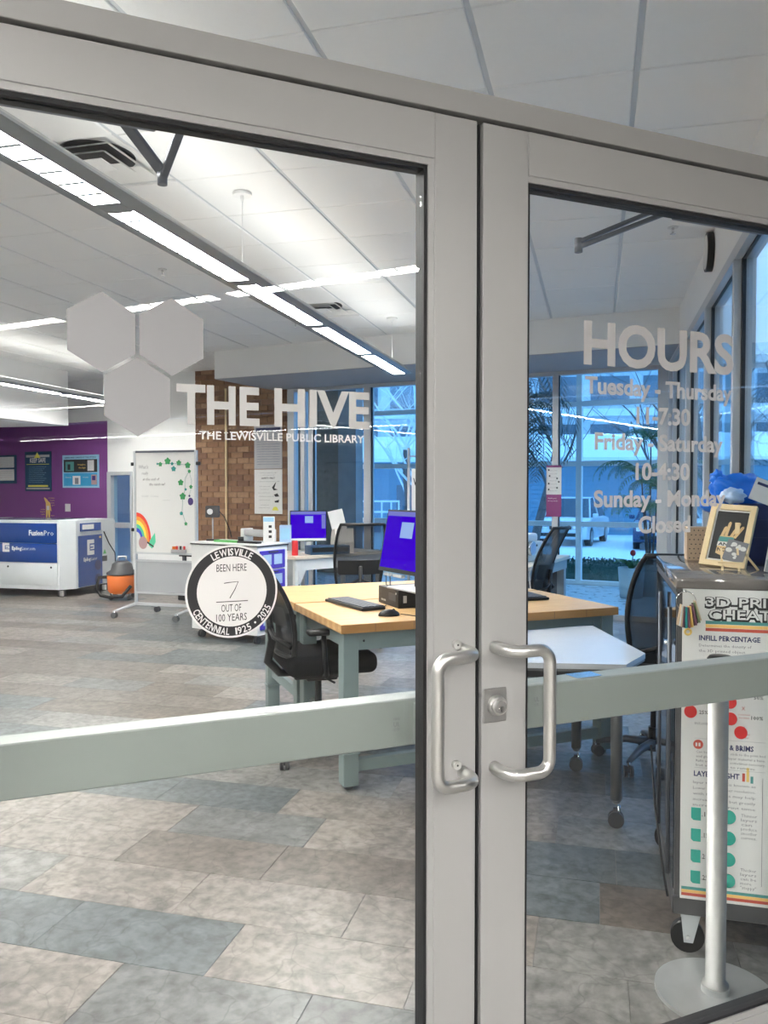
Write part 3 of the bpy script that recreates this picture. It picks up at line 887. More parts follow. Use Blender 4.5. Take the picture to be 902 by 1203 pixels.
m = MB(); y = G - .0016
m.tube([(-.502, y, 1.3365), (-.494, y, 1.3375), (-.477, y, 1.3385), (-.483, y, 1.325), (-.492, y, 1.310)], .0007, None, 6); m.build('handwritten_seven', 'ink_black', st)
box('underline', -.516, -.460, G - .0019, G - .0014, 1.3035, 1.3048, 'ink_black', st)

# ================================================================== pendant linear lights
_bl = []
def blade_mesh():
    if not _bl:
        o = MB().box(-.058, .058, -.010, .010, -.002, .0012).build('louvre_blade', 'pendant_grey'); _bl.append(o.data); bpy.data.objects.remove(o)
    return _bl[0]
def pendant(name, x, y0, y1, label, blades=False, cables=True):
    r = root(name, (x, (y0 + y1) / 2, 2.71), 0, label, 'light', 'linear pendant lights')
    L = y1 - y0; h = L / 2; W = .135
    b = MB()
    # aluminium body: two sloping flanks, open slot for the louvres
    prof = [(-W, .012), (-.062, 0), (-.062, .004), (-.060, .045), (.060, .045), (.062, .004), (.062, 0), (W, .012), (W - .01, .03), (.07, .075), (-.07, .075), (-W + .01, .03)]
    mt = Matrix(((1, 0, 0, 0), (0, 0, 1, 0), (0, 1, 0, 0), (0, 0, 0, 1)))
    b.prism(prof, -h, h, None, mt)
    b.build('housing', 'pendant_grey', r)
    n = int(round(L / 1.315)); pitch = L / n
    for k in range(n):
        s0 = -h + pitch * k + .05; s1 = s0 + pitch - .10
        box('diffuser', -.058, .058, s0, s1, .001, .028, 'lamp_white', r)
        box('uplight', -.055, .055, s0, s1, .0765, .080, 'lamp_up', r)
        q = 10; lv = MB()
        for j in range(q + 1):
            yy = s0 + (s1 - s0) * j / q
            if blades:
                o = bpy.data.objects.new('louvre_blade', blade_mesh()); col.objects.link(o); o.parent = r; o.location = (0, yy, .0)
            else: lv.box(-.058, .058, yy - .010, yy + .010, -.002, .0012)
        if blades: lv.bm.free()
        else: tag(lv.build('louvre_blades', 'white_paint', r), kind='stuff')
        MB().box(-.0615, .0615, s1, s1 + .10 if k < n - 1 else s1 + .05, -.0005, .044).build('bridge', 'pendant_grey', r)
        if k == 0: MB().box(-.0615, .0615, s0 - .05, s0, -.0005, .044).build('bridge', 'pendant_grey', r)
    if cables:
        nc = max(2, int(round(L / 3.6)) + 1)
        for k in range(nc):
            yy = h - .35 - (L - .7) * k / (nc - 1)
            m = MB(); m.cyl((0, yy, .075), (0, yy, CEIL - 2.712 - .01), .0022, None, 6); m.cyl((0, yy, .06), (0, yy, .10), .008, None, 8)
            m.cyl((0, yy, CEIL - 2.71 - .03), (0, yy, CEIL - 2.71 - .012), .055, None, 16); m.cyl((0, yy, CEIL - 2.71 - .06), (0, yy, CEIL - 2.71 - .02), .01, None, 8)
            m.build('suspension', 'white_paint', r)
    return r
pendant('linear_pendant', -2.022, .50, 8.38, 'long grey linear pendant running diagonally over the workbenches', True)
pendant('linear_pendant', -6.62, 1.2, 10.30, 'far linear pendant hanging over the laser cutter side of the room')
pendant('linear_pendant', 2.30, -8.2, .32, 'lobby linear pendant nearest the doors, seen mirrored in the glass')
pendant('linear_pendant', -2.022, -9.6, -.60, 'added unseen linear pendant behind the camera lighting the doors, in line with the long one')  # added out of view to brighten the lobby side of the doors
pendant('linear_pendant', .14, -8.2, -.45, 'added unseen linear pendant above and behind the camera lighting the door faces and sticker')  # extra unseen lamp, added to light door faces without showing in the glass
pendant('linear_pendant', 6.68, -14.0, -5.9, 'second lobby linear pendant, seen mirrored in the glass')
pendant('linear_pendant', 11.95, -15.5, -4.6, 'farthest lobby linear pendant, seen mirrored in the glass')

# ceiling vents
for i, (vx, vy) in enumerate(VENTS):
    v = root('ceiling_vent', (vx + TP / 2, vy + TP / 2, CEIL), 0, ['large square ceiling air diffuser nearest the doors', 'small looking square ceiling air diffuser far down the room'][i], 'vent', 'ceiling air diffusers')
    m = MB()
    for s_, z in ((.298, 0), (.222, -.004), (.150, -.008)):
        w = .062
        for a in range(4):
            q = rz(90 * a)
            pts = [(-s_, -s_, z), (s_, -s_, z), (s_ - w, -s_ + w, z + .035), (-s_ + w, -s_ + w, z + .035)]
            m.face([q @ Vector(p) for p in pts]); m.face([q @ (Vector(p) + Vector((0, 0, .003))) for p in pts][::-1])
    m.build('louvre', 'ceiling_tile', v)
    m = MB(); m.box(-.078, .078, -.078, .078, -.012, -.006); m.build('centre_plate', 'ceiling_tile', v)
    m = MB(); m.cyl((0, 0, .036), (0, 0, .045), .20, None, 32); m.build('duct_opening', 'ink_black', v)
    m = MB(); m.box(-.30, .30, -.30, .30, .046, .05); m.build('pan', 'ceiling_tile', v)
# sprinklers
for x, y, l in ((-3.33, 5.81, 'sprinkler head left of the long pendant'), (.47, 5.74, 'sprinkler head near the side glazing under the ceiling'), (-3.05, 8.0, 'sprinkler head close to the white soffit, beside the far air diffuser')):
    s_ = root('sprinkler', (x, y, CEIL - .01), 0, l, 'sprinkler', 'ceiling sprinklers')
    m = MB(); m.cyl((0, 0, 0), (0, 0, -.006), .035, None, 16); m.build('escutcheon', 'plastic_white', s_)
    m = MB(); m.cyl((0, 0, -.006), (0, 0, -.045), .008, None, 8); m.cyl((0, 0, -.045), (0, 0, -.048), .02, None, 12); m.build('spray_head', 'chrome', s_)
# wall clock seen edge-on
ck = root('wall_clock', (XR, 5.95, 3.11), 0, 'round black wall clock seen edge-on above the side glazing', 'clock')
m = MB(); m.cyl((-.001, 0, 0), (-.045, 0, 0), .13, None, 36); m.build('case', 'plastic_black', ck)
m = MB(); m.cyl((-.0452, 0, 0), (-.047, 0, 0), .112, None, 36); m.build('dial', 'paper', ck)

# ================================================================== casters and chairs
def caster(parent, x, y, r=.03, top=.075, name='caster', m='plastic_dark'):
    c = MB()
    for s_ in (-1, 1): c.cyl((x, y + s_ * .006, r), (x, y + s_ * .024, r), r, m, 18)
    c.cyl((x, y - .02, r), (x, y + .02, r), .008, 'chrome', 8)
    c.box(x - .012, x + .02, y - .005, y + .005, r, top, m)
    c.cyl((x + .012, y, r), (x + .012, y, top + .012), .007, 'chrome', 8)
    return c.build(name, None, parent)
def task_chair(loc, ang, label, h=.50, top=1.12, w=.235, arms=True, sheer_m='mesh_black', base_rot=12, base_m='plastic_black', lumbar=True):
    r = root('task_chair', (*loc, 0), ang, label, 'chair', 'black mesh task chairs')
    MB().box(-.22, .28, -.255, .255, h - .105, h + .01, None, .045, None, 4).build('seat', 'fabric_black', r)
    m = MB(); m.box(-.17, .17, -.17, .17, h - .130, h - .103, None, .008); m.box(-.08, .10, -.06, .06, h - .17, h - .11, None, .01); m.build('seat_plate', 'plastic_black', r)
    MB().cyl((0, -.05, h - .14), (.02, -.28, h - .13), .006, None, 8).build('height_lever', 'plastic_black', r)
    z0 = h + .0; H = top - z0
    def P(t, u):
        wv = w * (.70 + .34 * math.sin(math.pi * (.12 + .62 * t))) * (1 if t < .9 else 1 - (t - .9) * .5)
        x = -.235 - .10 * t - .10 * t * t + .045 * math.sin(math.pi * t) + .05 * u * u
        return Vector((x, u * wv, z0 + H * t))
    rows = [[P(i / 12, -1 + 2 * j / 8) for j in range(9)] for i in range(13)]
    MB().grid(rows).build('back_mesh', sheer_m, r)
    out = [P(i / 12, -1) for i in range(13)] + [P(1, -1 + 2 * j / 8) for j in range(1, 8)] + [P(1 - i / 12, 1) for i in range(13)] + [P(0, 1 - 2 * j / 8) for j in range(1, 8)]
    MB().tube(out, .0145, None, 8, True).build('back_frame', 'plastic_black', r)
    if lumbar:
        m = MB(); m.grid([[P(t, u) + Vector((-.022, 0, 0)) for u in (-.9, -.5, 0, .5, .9)] for t in (.30, .36, .44, .50)]); m.build('lumbar_support', 'plastic_black', r)
    m = MB(); m.tube([(-.02, 0, h - .13), (-.22, 0, h - .12), (-.285, 0, h - .05), P(.12, 0) + Vector((-.03, 0, 0)), P(.42, 0) + Vector((-.035, 0, 0))], [.022, .024, .026, .024, .016], None, 8)
    m.build('back_spine', 'plastic_black', r)
    m = MB()
    for s_ in (-1, 1): m.tube([P(.10, s_ * .95) + Vector((-.012, 0, 0)), P(.18, s_ * .45) + Vector((-.05, 0, 0)), P(.24, 0) + Vector((-.04, 0, 0))], .013, None, 8)
    m.build('back_yoke', 'plastic_black', r)
    if arms:
        for s_ in (-1, 1):
            m = MB(); m.tube([(-.02, s_ * .17, h - .10), (-.02, s_ * .275, h - .09), (-.03, s_ * .285, h - .03), (-.04, s_ * .285, h + .13)], .014, 'plastic_black', 8)
            m.box(-.13, .10, s_ * .285 - .04, s_ * .285 + .04, h + .13, h + .16, 'plastic_black', .012)
            m.build('armrest', None, r)
    m = MB(); m.cyl((0, 0, .09), (0, 0, h - .16), .024, 'plastic_black', 14, .018)
    m.cyl((0, 0, .20), (0, 0, .09), .032, 'plastic_black', 14); m.build('gas_column', None, r)
    b = MB(); b.cyl((0, 0, .075), (0, 0, .135), .045, None, 16, .035)
    for k in range(5):
        a = R(base_rot + 72 * k); c, s_ = math.cos(a), math.sin(a)
        b.tube([(c * .02, s_ * .02, .115), (c * .15, s_ * .15, .115), (c * .26, s_ * .26, .092), (c * .31, s_ * .31, .078)], [.026, .021, .016, .012], None, 8)
    b.build('star_base', base_m, r)
    for k in range(5):
        a = R(base_rot + 72 * k)
        co = caster(r, 0, 0, .03, .07); co.location = (math.cos(a) * .305, math.sin(a) * .305, 0); co.rotation_euler = (0, 0, a + .6)
    return r
task_chair((-1.52, 4.33), 33, 'black mesh task chair at the left end of the front workbench', .60, 1.15, .245, True, 'mesh_black', 76)
task_chair((-2.26, 7.50), 118, 'black mesh task chair with a tall narrow back facing the far computer desk', .50, 1.18, .225, False, 'mesh_light', 5)
task_chair((-.68, 7.78), 160, 'black task chair turned sideways beside the desk by the window', .47, 1.15, .20, False, 'mesh_black', 20)
task_chair((.31, 4.66), 108, 'black mesh task chair between the steel cart and the white folding table', .58, 1.17, .225, False, 'mesh_black', 62, 'dark_metal', lumbar=False)

# ================================================================== workbenches
NB = (-1.211, 3.786); AB = 36.7
eb = Vector((math.cos(R(AB)), math.sin(R(AB)), 0)); nbv = Vector((-eb.y, eb.x, 0))
def bpos(x, y): v = Vector((*NB, 0)) + eb * x + nbv * y; return (v.x, v.y)
def workbench(y0, label):
    r = root('workbench', (*bpos(0, y0), 0), AB, label, 'workbench', 'butcher block workbenches')
    D = .82; L = 1.66
    MB().box(0, L, 0, D, .790, .835, None, .003, None, 1).build('worktop', 'butcher_block', r)
    MB().box(.002, L - .002, -.0015, 0, .791, .8335).build('worktop_edge_shade', 'wood_edge_shaded', r)  # thin strip with the front edge's shade put into its colour
    for k in range(7): MB().box(.18 + k * .21, .182 + k * .21, -.0019, -.0014, .792, .833).build('edge_joint', 'bark', r)
    m = MB(); m.box(.03, L - .03, .03, .06, .70, .79); m.build('apron', 'bench_steel', r)
    m = MB(); m.box(.03, L - .03, D - .06, D - .03, .70, .79); m.build('apron', 'bench_steel', r)
    for x in (.02, L - .10):
        m = MB(); m.box(x + .02, x + .05, .06, D - .06, .71, .79); m.build('side_rail', 'bench_steel', r)
        for y in (.02, D - .10):
            m = MB(); m.box(x, x + .08, y, y + .08, .02, .789, None, .003, None, 1); o = m.build('leg', 'bench_steel', r)
            m = MB(); m.cyl((x + .04, y + .04, 0), (x + .04, y + .04, .022), .022, None, 12); m.build('levelling_foot', 'grey_rubber', o)
            MB().box(x - .006, x + .086, y - .006, y + .086, .18, .186).build('leg_collar', 'bench_steel', o)
        m = MB(); m.box(x + .025, x + .055, .10, D - .10, .24, .30); m.build('side_stretcher', 'bench_steel', r)
    m = MB(); m.box(.10, L - .10, .045, .085, .085, .145); m.build('stretcher', 'bench_steel', r)
    for x in (.13, L - .15):
        m = MB(); m.cyl((x, .027, .745), (x, .031, .745), .006, None, 8); m.build('bolt', 'chrome', r)
    return r
workbench(0, 'butcher block workbench with grey steel legs, front one of the pair')
workbench(.84, 'butcher block workbench with grey steel legs, rear one of the pair under the monitor')

def keyboard(loc, ang, label, L=.45):
    r = root('keyboard', loc, ang, label, 'keyboard', 'black keyboards')
    m = MB(); m.box(-L / 2, L / 2, -.075, .075, .002, .018, None, .004, None, 1); m.build('keyboard_case', 'plastic_black', r)
    k = MB()
    for row in range(6):
        y = -.060 + row * .0225; x = -L / 2 + .012; n = 21
        for i in range(n):
            if row == 0 and 4 <= i <= 8:
                continue
            xx = x + i * (L - .024) / n
            k.box(xx + .001, xx + (L - .024) / n - .002, y, y + .018, .018, .024)
        if row == 0: k.box(x + 4 * (L - .024) / n, x + 9 * (L - .024) / n - .002, y, y + .018, .018, .024)
    tag(k.build('keys', 'key_grey', r), kind='stuff')
    return r
ZB = .835
keyboard((*bpos(.29, .61), ZB), AB - 90 + 8, 'black keyboard on the front workbench beside the mouse', .46)
keyboard((*bpos(1.40, .62), ZB), AB + 90 - 5, 'black keyboard on the right end of the front workbench', .46)
ms = root('mouse', (*bpos(.33, .185), ZB), AB - 10, 'black computer mouse near the front edge of the workbench', 'mouse')
m = MB(); m.ico((0, 0, .004), 1, None, 3, (.058, .034, .032)); 
for v in list(m.bm.verts):
    if v.co.z < .001: v.co.z = .001
m.build('mouse_body', 'plastic_black', ms)
m = MB(); m.cyl((.025, -.004, .0295), (.025, .004, .0295), .008, None, 12); m.build('scroll_wheel', 'plastic_dark', ms)
def cable(pts, r, mname, label=None, cat='cable', name='cable'):
    o = MB().tube(pts, r, None, 6).build(name, mname)
    return tag(o, label, cat)
p = [Vector((*bpos(.35, .13 + .0), ZB + .006)), Vector((*bpos(.45, .10), ZB + .004)), Vector((*bpos(.60, .06), ZB + .004)), Vector((*bpos(.9, .10), ZB + .004))]
p[0] = Vector((*bpos(.392, .175), ZB + .008))
cable(p, .0022, 'plastic_black', 'thin black mouse cable running right along the workbench edge')
cable([(*bpos(.40, .45), ZB + .008), (*bpos(.44, .50), ZB + .006), (*bpos(.50, .62), ZB + .004), (*bpos(.62, .74), ZB + .004)], .0022, 'plastic_black', 'thin black keyboard cable running behind the computer')

def pc_box(x0, x1, y0, y1, h, label):
    r = root('computer', (*bpos(x0, y0), ZB), AB, label, 'computer', 'small black desktop computers')
    w, d = x1 - x0, y1 - y0
    MB().box(0, w, 0, d, 0, h, None, .004, None, 1).build('case', 'plastic_black', r)
    m = MB(); m.box(-.003, 0, .03, d * .45, h * .35, h * .75); m.build('front_panel', 'plastic_dark', r)
    m = MB()
    for k in range(4): m.box(-.002, .001, d * .62 + k * .018, d * .62 + k * .018 + .010, h * .2, h * .3)
    m.box(.03, .05, -.002, .001, h * .3, h * .7)
    tag(m.build('ports', 'silver_plastic', r), kind='stuff')
    MB().cyl((-.004, .03, h * .8), (0, .03, h * .8), .006, None, 12).build('power_button', 'silver_plastic', r)
    return r
pc_box(.475, .80, .40, .70, .10, 'black desktop computer lying flat under the large monitor')
pc_box(1.17, 1.20 + .16, .62, .92, .10, 'black desktop computer behind the right keyboard')
# large monitor on the bench, seen obliquely
mo = root('monitor', (*bpos(.605, .405), ZB + .10), AB + 8, 'large monitor with a blue screen standing on the black computer on the workbench', 'monitor', 'monitors with blue screens')
W_, H_ = .56, .36
mt = T((-.06, 0, .268)) @ ry(11)
m = MB(); m.prism([(-W_ / 2, -H_ / 2), (W_ / 2, -H_ / 2), (W_ / 2, H_ / 2), (-W_ / 2, H_ / 2)], -.012, .012, None, mt @ Matrix(((0, 0, 1, 0), (1, 0, 0, 0), (0, 1, 0, 0), (0, 0, 0, 1)))); m.build('bezel', 'plastic_black', mo)
Q = mt @ Matrix(((0, 0, 1, 0), (-1, 0, 0, 0), (0, 1, 0, 0), (0, 0, 0, 1)))
def rectQ(par, x0, x1, y0, y1, z, m_, name, Qm):
    m = MB(); m.prism([(x0, y0), (x1, y0), (x1, y1), (x0, y1)], z - .0004, z, None, Qm); return m.build(name, m_, par)
sc = rectQ(mo, -W_ / 2 + .010, W_ / 2 - .010, -H_ / 2 + .022, H_ / 2 - .010, -.0125, 'screen_blue', 'screen', Q)
rectQ(mo, -W_ / 2 + .010, W_ / 2 - .010, H_ / 2 - .036, H_ / 2 - .010, -.0131, 'screen_bar', 'title_bar', Q)
rectQ(mo, -.10, .03, .02, .11, -.0131, 'screen_note', 'screen_window', Q)
MB().box(.0, .03, -.05, .05, .01, .22).build('monitor_neck', 'plastic_black', mo)
MB().box(-.12, .12, -.16, .16, 0, .012, None, .004, None, 1).build('monitor_foot', 'silver_plastic', mo)
for yy in (.16, .20): pass
m = MB()
m.build('spare', 'plastic_white', mo) if False else m.bm.free()
for k, (yy, ww) in enumerate(((.245, .018), (.20, .022), (.10, .10))):
    o = MB().box(-.088, -.062, yy - ww / 2, yy + ww / 2, .063, .080, None, .003, None, 1).build('cable_plug', 'plastic_white', mo)
for k, yy in enumerate((.245, .20)):
    MB().tube([(-.075, yy, .065), (-.078, yy - .01, .04), (-.085, yy - .02, .012), (-.08, yy - .04, .006)], .003, None, 6).build('cable', 'plastic_dark', mo)

# ================================================================== white folding table with clipped corners
tt = root('folding_table', (.124, 3.607, 0), 0, 'pale grey folding table with clipped corners on round casters beside the workbench', 'table')
poly = [(-.80, -.13), (0, 0), (.092, .27), (-.145, .99), (-.22, .955), (-.80, .50)]
MB().prism(poly, .728, .752).build('tabletop', 'table_grey', tt)
MB().prism([(x * .995 - .002, y * .99 + .003) for x, y in poly], .716, .7275).build('table_edge', 'table_leg', tt)
m = MB(); m.prism([(-.72, .02), (-.06, .12), (-.04, .22), (-.16, .80), (-.72, .42)], .66, .715); m.build('under_frame', 'plastic_dark', tt)
for x, y in ((-.035, .12), (-.225, .82), (-.72, .02), (-.72, .40)):
    m = MB(); m.cyl((x, y, .125), (x, y, .70), .026, None, 18); m.cyl((x, y, .125), (x, y, .105), .026, None, 18, .014); o = m.build('leg', 'table_leg', tt)
    c = caster(o, x, y, .035, .085)
    
# ================================================================== steel cart with the poster
ct = root('display_cart', (.247, 2.72, 0), 0, 'dark steel cart with a glossy top and a printing cheat sheet poster on its end', 'cart')
MB().box(0, .485, .012, .885, .15, 1.175, None, .003, None, 1).build('cart_body', 'cart_metal', ct)
MB().box(-.006, .490, 0, .890, 1.186, 1.222, None, .006, None, 2).build('cart_top', 'cart_top', ct)
MB().box(-.004, .488, .002, .888, 1.1755, 1.1855).build('top_lip', 'cart_metal', ct)
MB().box(-.006, .489, .003, .888, .14, .1995, None, .004, None, 1).build('base_frame', 'cart_metal', ct)
for y in (.05, .46): MB().cyl((-.018, y, .25), (-.018, y, 1.12), .007, None, 10).build('side_rail', 'dark_metal', ct)
MB().box(-.03, -.006, .10, .16, .985, 1.0, None, .004).build('latch', 'chrome', ct)
for x, y in ((.045, .055), (.44, .055), (.045, .83), (.44, .83)):
    m = MB()
    m.cyl((x, y - .014, .052), (x, y + .014, .052), .052, 'plastic_black', 28)
    m.cyl((x, y - .021, .052), (x, y + .021, .052), .007, 'chrome', 12)
    for q in (-.0195, .0165): m.prism([(x - .012, .035), (x + .016, .035), (x + .04, .134), (x - .022, .134)], -(y + q + .003), -(y + q), 'frame_aluminium', rx(90))
    m.box(x - .03, x + .045, y - .03, y + .03, .134, .1395, 'frame_aluminium')
    o = m.build('cart_caster', None, ct); o.rotation_euler = (0, 0, 0)
po = root('poster', (.247, 2.720, 0), 0, '3D printing cheat sheet poster with teal, yellow and red stripes on the cart end', 'poster')
box('poster_sheet', .016, .475, -.0012, -.0002 + .0115, .197, 1.186, 'paper', po)
PY = -.0016; MP = T((0, PY, 0))
def flat(par, x0, x1, z0, z1, mname, nm, y=PY): return box(nm, x0, x1, y, y + .0003, z0, z1, mname, par)
for i, c in enumerate(('teal_stripe', 'yellow_stripe', 'rust_stripe')):
    flat(po, .084, .470, 1.078 - i * .0112, 1.088 - i * .0112, c, 'stripe'); flat(po, .020, .470, .227 - i * .010, .2365 - i * .010, c, 'stripe')
def ptxt(t, x0, x1, z, cap, mname='ink_navy', b=0.0, par=po, mt=MP):
    m = MB(); add_text(m, t, x0, x1, z, cap, None, mt, b, res=1); return m.build('lettering', mname, par)
MP2 = T((0, PY - .0004, 0)); MP1 = T((0, PY + .0002, 0))
for t, x0, x1, z in (('3D-PRINTING', .084, .452, 1.134), ('CHEAT SHEET', .093, .448, 1.095)):
    m = MB(); add_text(m, t, x0 - .0035, x1 + .001, z - .0045, .033, None, MP1, .08, res=2); m.build('lettering', 'ink_black', po)
    m = MB(); add_text(m, t, x0, x1, z, .030, None, MP2, .012, res=2); m.build('lettering', 'paper', po)
ptxt('INFILL PERCENTAGE', .065, .243, 1.026, .016, b=.03); ptxt('Determines the density of', .065, .218, 1.006, .009, 'ink_grey'); ptxt('the 3D printed object', .065, .200, .989, .009, 'ink_grey')
ptxt('RAFTS & BRIMS', .098, .228, .684, .017, b=.03); ptxt('LAYER HEIGHT', .054, .188, .594, .017, b=.03)
for i, t in enumerate(('Can be used to help stick to the print bed', 'and gives the first layer material a base.', 'Rafts are removable, sometimes necessary,', 'but are harder to remove')): ptxt(t, .060, .262 - .03 * (i == 3), .668 - i * .014, .008, 'ink_grey')
for i, t in enumerate(('layer thickness is known as', 'Lower layers, higher resolution.', 'with finer lines may help', 'increase detail but greatly', 'increases print time')): ptxt(t, .052, .235, .570 - i * .018, .009, 'ink_grey')
for i, t in enumerate(('.1', '.15', '.2', '.25')):
    z = .474 - i * .0675
    m = MB(); m.prism([(.047, z - .014), (.054, z - .021), (.076, z - .021), (.076, z + .019), (.047, z + .019)], 0, .003, None, T((0, PY, 0)) @ rx(90)); m.build('layer_swatch', 'teal_ink', po)
    m = MB(); m.prism([(.157 + .022 * math.cos(k * math.pi / 12), z - .002 + .022 * math.sin(k * math.pi / 12)) for k in range(24)], 0, .003, None, T((0, PY, 0)) @ rx(90)); m.build('layer_swatch', 'teal_ink', po)
    ptxt(t, .079, .089 + .010 * (len(t) - 2), z - .008, .016, 'ink_black', .01)
for x, z in ((.042, .798), (.042, .862), (.158, .835), (.160, .783), (.190, .742)):
    m = MB(); m.prism([(x + .019 * math.cos(k * math.pi / 14), z + .020 * math.sin(k * math.pi / 14)) for k in range(28)], 0, .003, None, T((0, PY, 0)) @ rx(90)); m.build('infill_disc', 'red_ink', po)
ptxt('25%', .068, .094, .792, .012, 'ink_black', .01); ptxt('50%', .227, .254, .848, .012, 'ink_black', .01); ptxt('100%', .220, .254, .784, .012, 'ink_black', .01)
for z in (.812, .75): ptxt('X', .192, .202, z, .012, 'rust_stripe'); ptxt('too much material', .182, .216, z - .016, .005, 'rust_stripe'); ptxt('wastes filament', .184, .214, z - .026, .005, 'rust_stripe')
ptxt('BASE LAYER', .055, .095, .758, .008, 'ink_grey')
for t, z in (('Thinner', .476), ('layers', .462), ('can', .448), ('produce', .434), ('smoother', .420), ('curves.', .406), ('Thicker', .304), ('layers', .290), ('can be', .276), ('more', .262), ('"steppy"', .248)): ptxt(t, .194, .240 if len(t) > 4 else .226, z, .010, 'ink_grey')
flat(po, .2545, .2558, .262, .602, 'ink_grey', 'divider'); flat(po, .055, .262, .7135, .7145, 'ink_lightgrey', 'divider'); flat(po, .055, .262, .6205, .6215, 'ink_lightgrey', 'divider')
for i, c in enumerate(('rust_stripe', 'gold_ink', 'teal_stripe')): flat(po, .196 + i * .012, .204 + i * .012, .588 + (i == 1) * .0 - (i == 2) * .004, .624 - (i == 0) * .01 + (i == 1) * .008 - (i == 2) * .018, c, 'bar')
m = MB(); m.prism([(.066 + .015 * math.cos(k * math.pi / 10), .695 + .015 * math.sin(k * math.pi / 10)) for k in range(20)], 0, .0004, None, T((0, PY, 0)) @ rx(90)); m.build('badge', 'rust_stripe', po)
for x in (.060, .069): flat(po, x - .002, x + .0035, .689, .700, 'paper', 'badge_mark', PY - .0006)
# ring of filament colour samples
rg = root('sample_ring', (.247 + .024, 2.705, 1.146), 0, 'metal ring of colourful plastic filament samples hanging at the cart corner', 'key ring')
MB().tube([(.029 * math.cos(a), 0, .031 * math.sin(a) + .003) for a in [k * math.pi / 14 for k in range(28)]], .0013, None, 6, True).build('ring', 'chrome', rg)
MB().cyl((0, .0, .033), (0, .015, .036), .003, None, 8).build('hook', 'chrome', rg)
cols = ['swatch_a', 'paper', 'swatch_a', 'swatch_b', 'swatch_e', 'swatch_c', 'teal_ink', 'swatch_b', 'swatch_d', 'gold_ink', 'swatch_e', 'swatch_b', 'swatch_e', 'swatch_f', 'swatch_a']
for i, c in enumerate(cols):
    t = i / (len(cols) - 1); a = (t - .5) * 50
    o = MB().box(-.0022, .0022, -.007 - .001 * (i % 3), .003, -.066, 0, None, .0006, None, 1).build('sample_chip', c, rg)
    o.location = (-.016 + .040 * t, -.004 + .0006 * i * (-1) ** i, -.006 - .014 * math.sin(math.pi * t) + .012 * t); o.rotation_euler = (0, R(-a * .55 - 4), R(20))
m = MB(); m.tube([(.006 + .009 * math.cos(k * math.pi / 8), -.006, -.092 + .009 * math.sin(k * math.pi / 8)) for k in range(16)], .0038, None, 6, True); m.build('round_charm', 'gold_ink', rg)

MB().box(-.0025, -.0005, .03, .86, .21, 1.16).build('side_panel', 'dark_gloss', ct)
# stanchion
sn = root('stanchion', (.348, 2.548, 0), 0, 'brushed steel crowd control post with black belt head standing in front of the cart', 'stanchion')
m = MB(); m.prism([(.171 * math.cos(k * math.pi / 36), .171 * math.sin(k * math.pi / 36)) for k in range(72)], 0, .012)
m.prism([(.040 * math.cos(k * math.pi / 18), .040 * math.sin(k * math.pi / 18)) for k in range(36)], .012, .031); m.build('base_plate', 'base_steel', sn)
m = MB(); m.lathe([(.038, .030), (.038, .036), (.0285, .040), (.0285, .96), (0, .96)], (0, 0, 0), None, 36); m.build('post', 'brushed_steel', sn)
m = MB(); m.cyl((0, 0, .955), (0, 0, .990), .0295, 'plastic_white', 28); m.build('post_collar', None, sn)
m = MB(); m.lathe([(.030, .990), (.037, .996), (.037, 1.004), (.030, 1.012), (0, 1.013)], (.004, 0, 0), None, 28); m.build('belt_head', 'plastic_black', sn)
MB().box(-.062, -.034, -.014, .014, .955, .992, None, .003).build('belt_clip', 'plastic_black', sn)

# ================================================================== things on the cart top (z 1.222)
CT = 1.222
fr = root('picture_frame', (.247 + .178, 3.09, CT), -24, 'pale wood picture frame with a hand picture on black, leaning back on the cart', 'picture frame')
tilt = T((0, 0, .006)) @ rx(-24) @ ry(4)
def frq(x0, x1, z0, z1, y0, y1, mname, nm):
    m = MB(); m.box(x0, x1, y0, y1, z0, z1); o = m.build(nm, mname, fr, tilt); return o
FW, FH, fb = .158, .238, .020
frq(-FW / 2, -FW / 2 + fb, 0, FH, 0, .02, 'pale_wood', 'frame_side'); frq(FW / 2 - fb, FW / 2, 0, FH, 0, .02, 'pale_wood', 'frame_side')
frq(-FW / 2 + fb, FW / 2 - fb, 0, fb, 0, .02, 'pale_wood', 'frame_side'); frq(-FW / 2 + fb, FW / 2 - fb, FH - fb, FH, 0, .02, 'pale_wood', 'frame_side')
frq(-FW / 2 + fb, FW / 2 - fb, fb, FH - fb, .008, .018, 'paper', 'mat_board'); frq(-FW / 2 + fb + .006, FW / 2 - fb - .003, fb + .008, FH - fb - .006, .0072, .008, 'ink_black', 'picture_ground')
pt = tilt @ T((0, .0068, 0))
m = MB()
for x, z, a, L in ((-.022, .115, 14, .040), (-.008, .118, 7, .055), (.010, .115, 22, .060), (.022, .112, 28, .052)):
    q = pt @ T((x, 0, z)) @ ry(a) @ rx(90)
    m.prism([(-.0052, 0), (.0052, 0), (.0052, L - .005), (.002, L), (-.002, L), (-.0052, L - .005)], 0, .0006, None, q)
tag(m.build('fingers', 'skin_print', fr), kind='stuff')
m = MB(); m.prism([(-.032, .05), (-.028, .118), (.020, .118), (.028, .07), (.012, .045), (-.01, .042)], 0, .0005, None, pt @ rx(90)); m.build('palm', 'skin_print', fr)
m = MB(); m.prism([(-.031, .095), (-.029, .114), (.020, .114), (.024, .095)], 0, .0008, None, pt @ rx(90)); m.build('teal_band', 'teal_stripe', fr)
m = MB(); m.prism([(-.032, .078), (-.031, .094), (.024, .094), (.026, .078)], 0, .0008, None, pt @ rx(90)); m.build('white_band', 'paper', fr)
m = MB(); add_text(m, 'AND', -.028, .022, .080, .012, None, pt @ T((0, -.0012, 0)), .03); add_text(m, 'NOSE', -.028, .022, .058, .014, None, pt @ T((0, -.0012, 0)), .03); m.build('lettering', 'ink_black', fr)
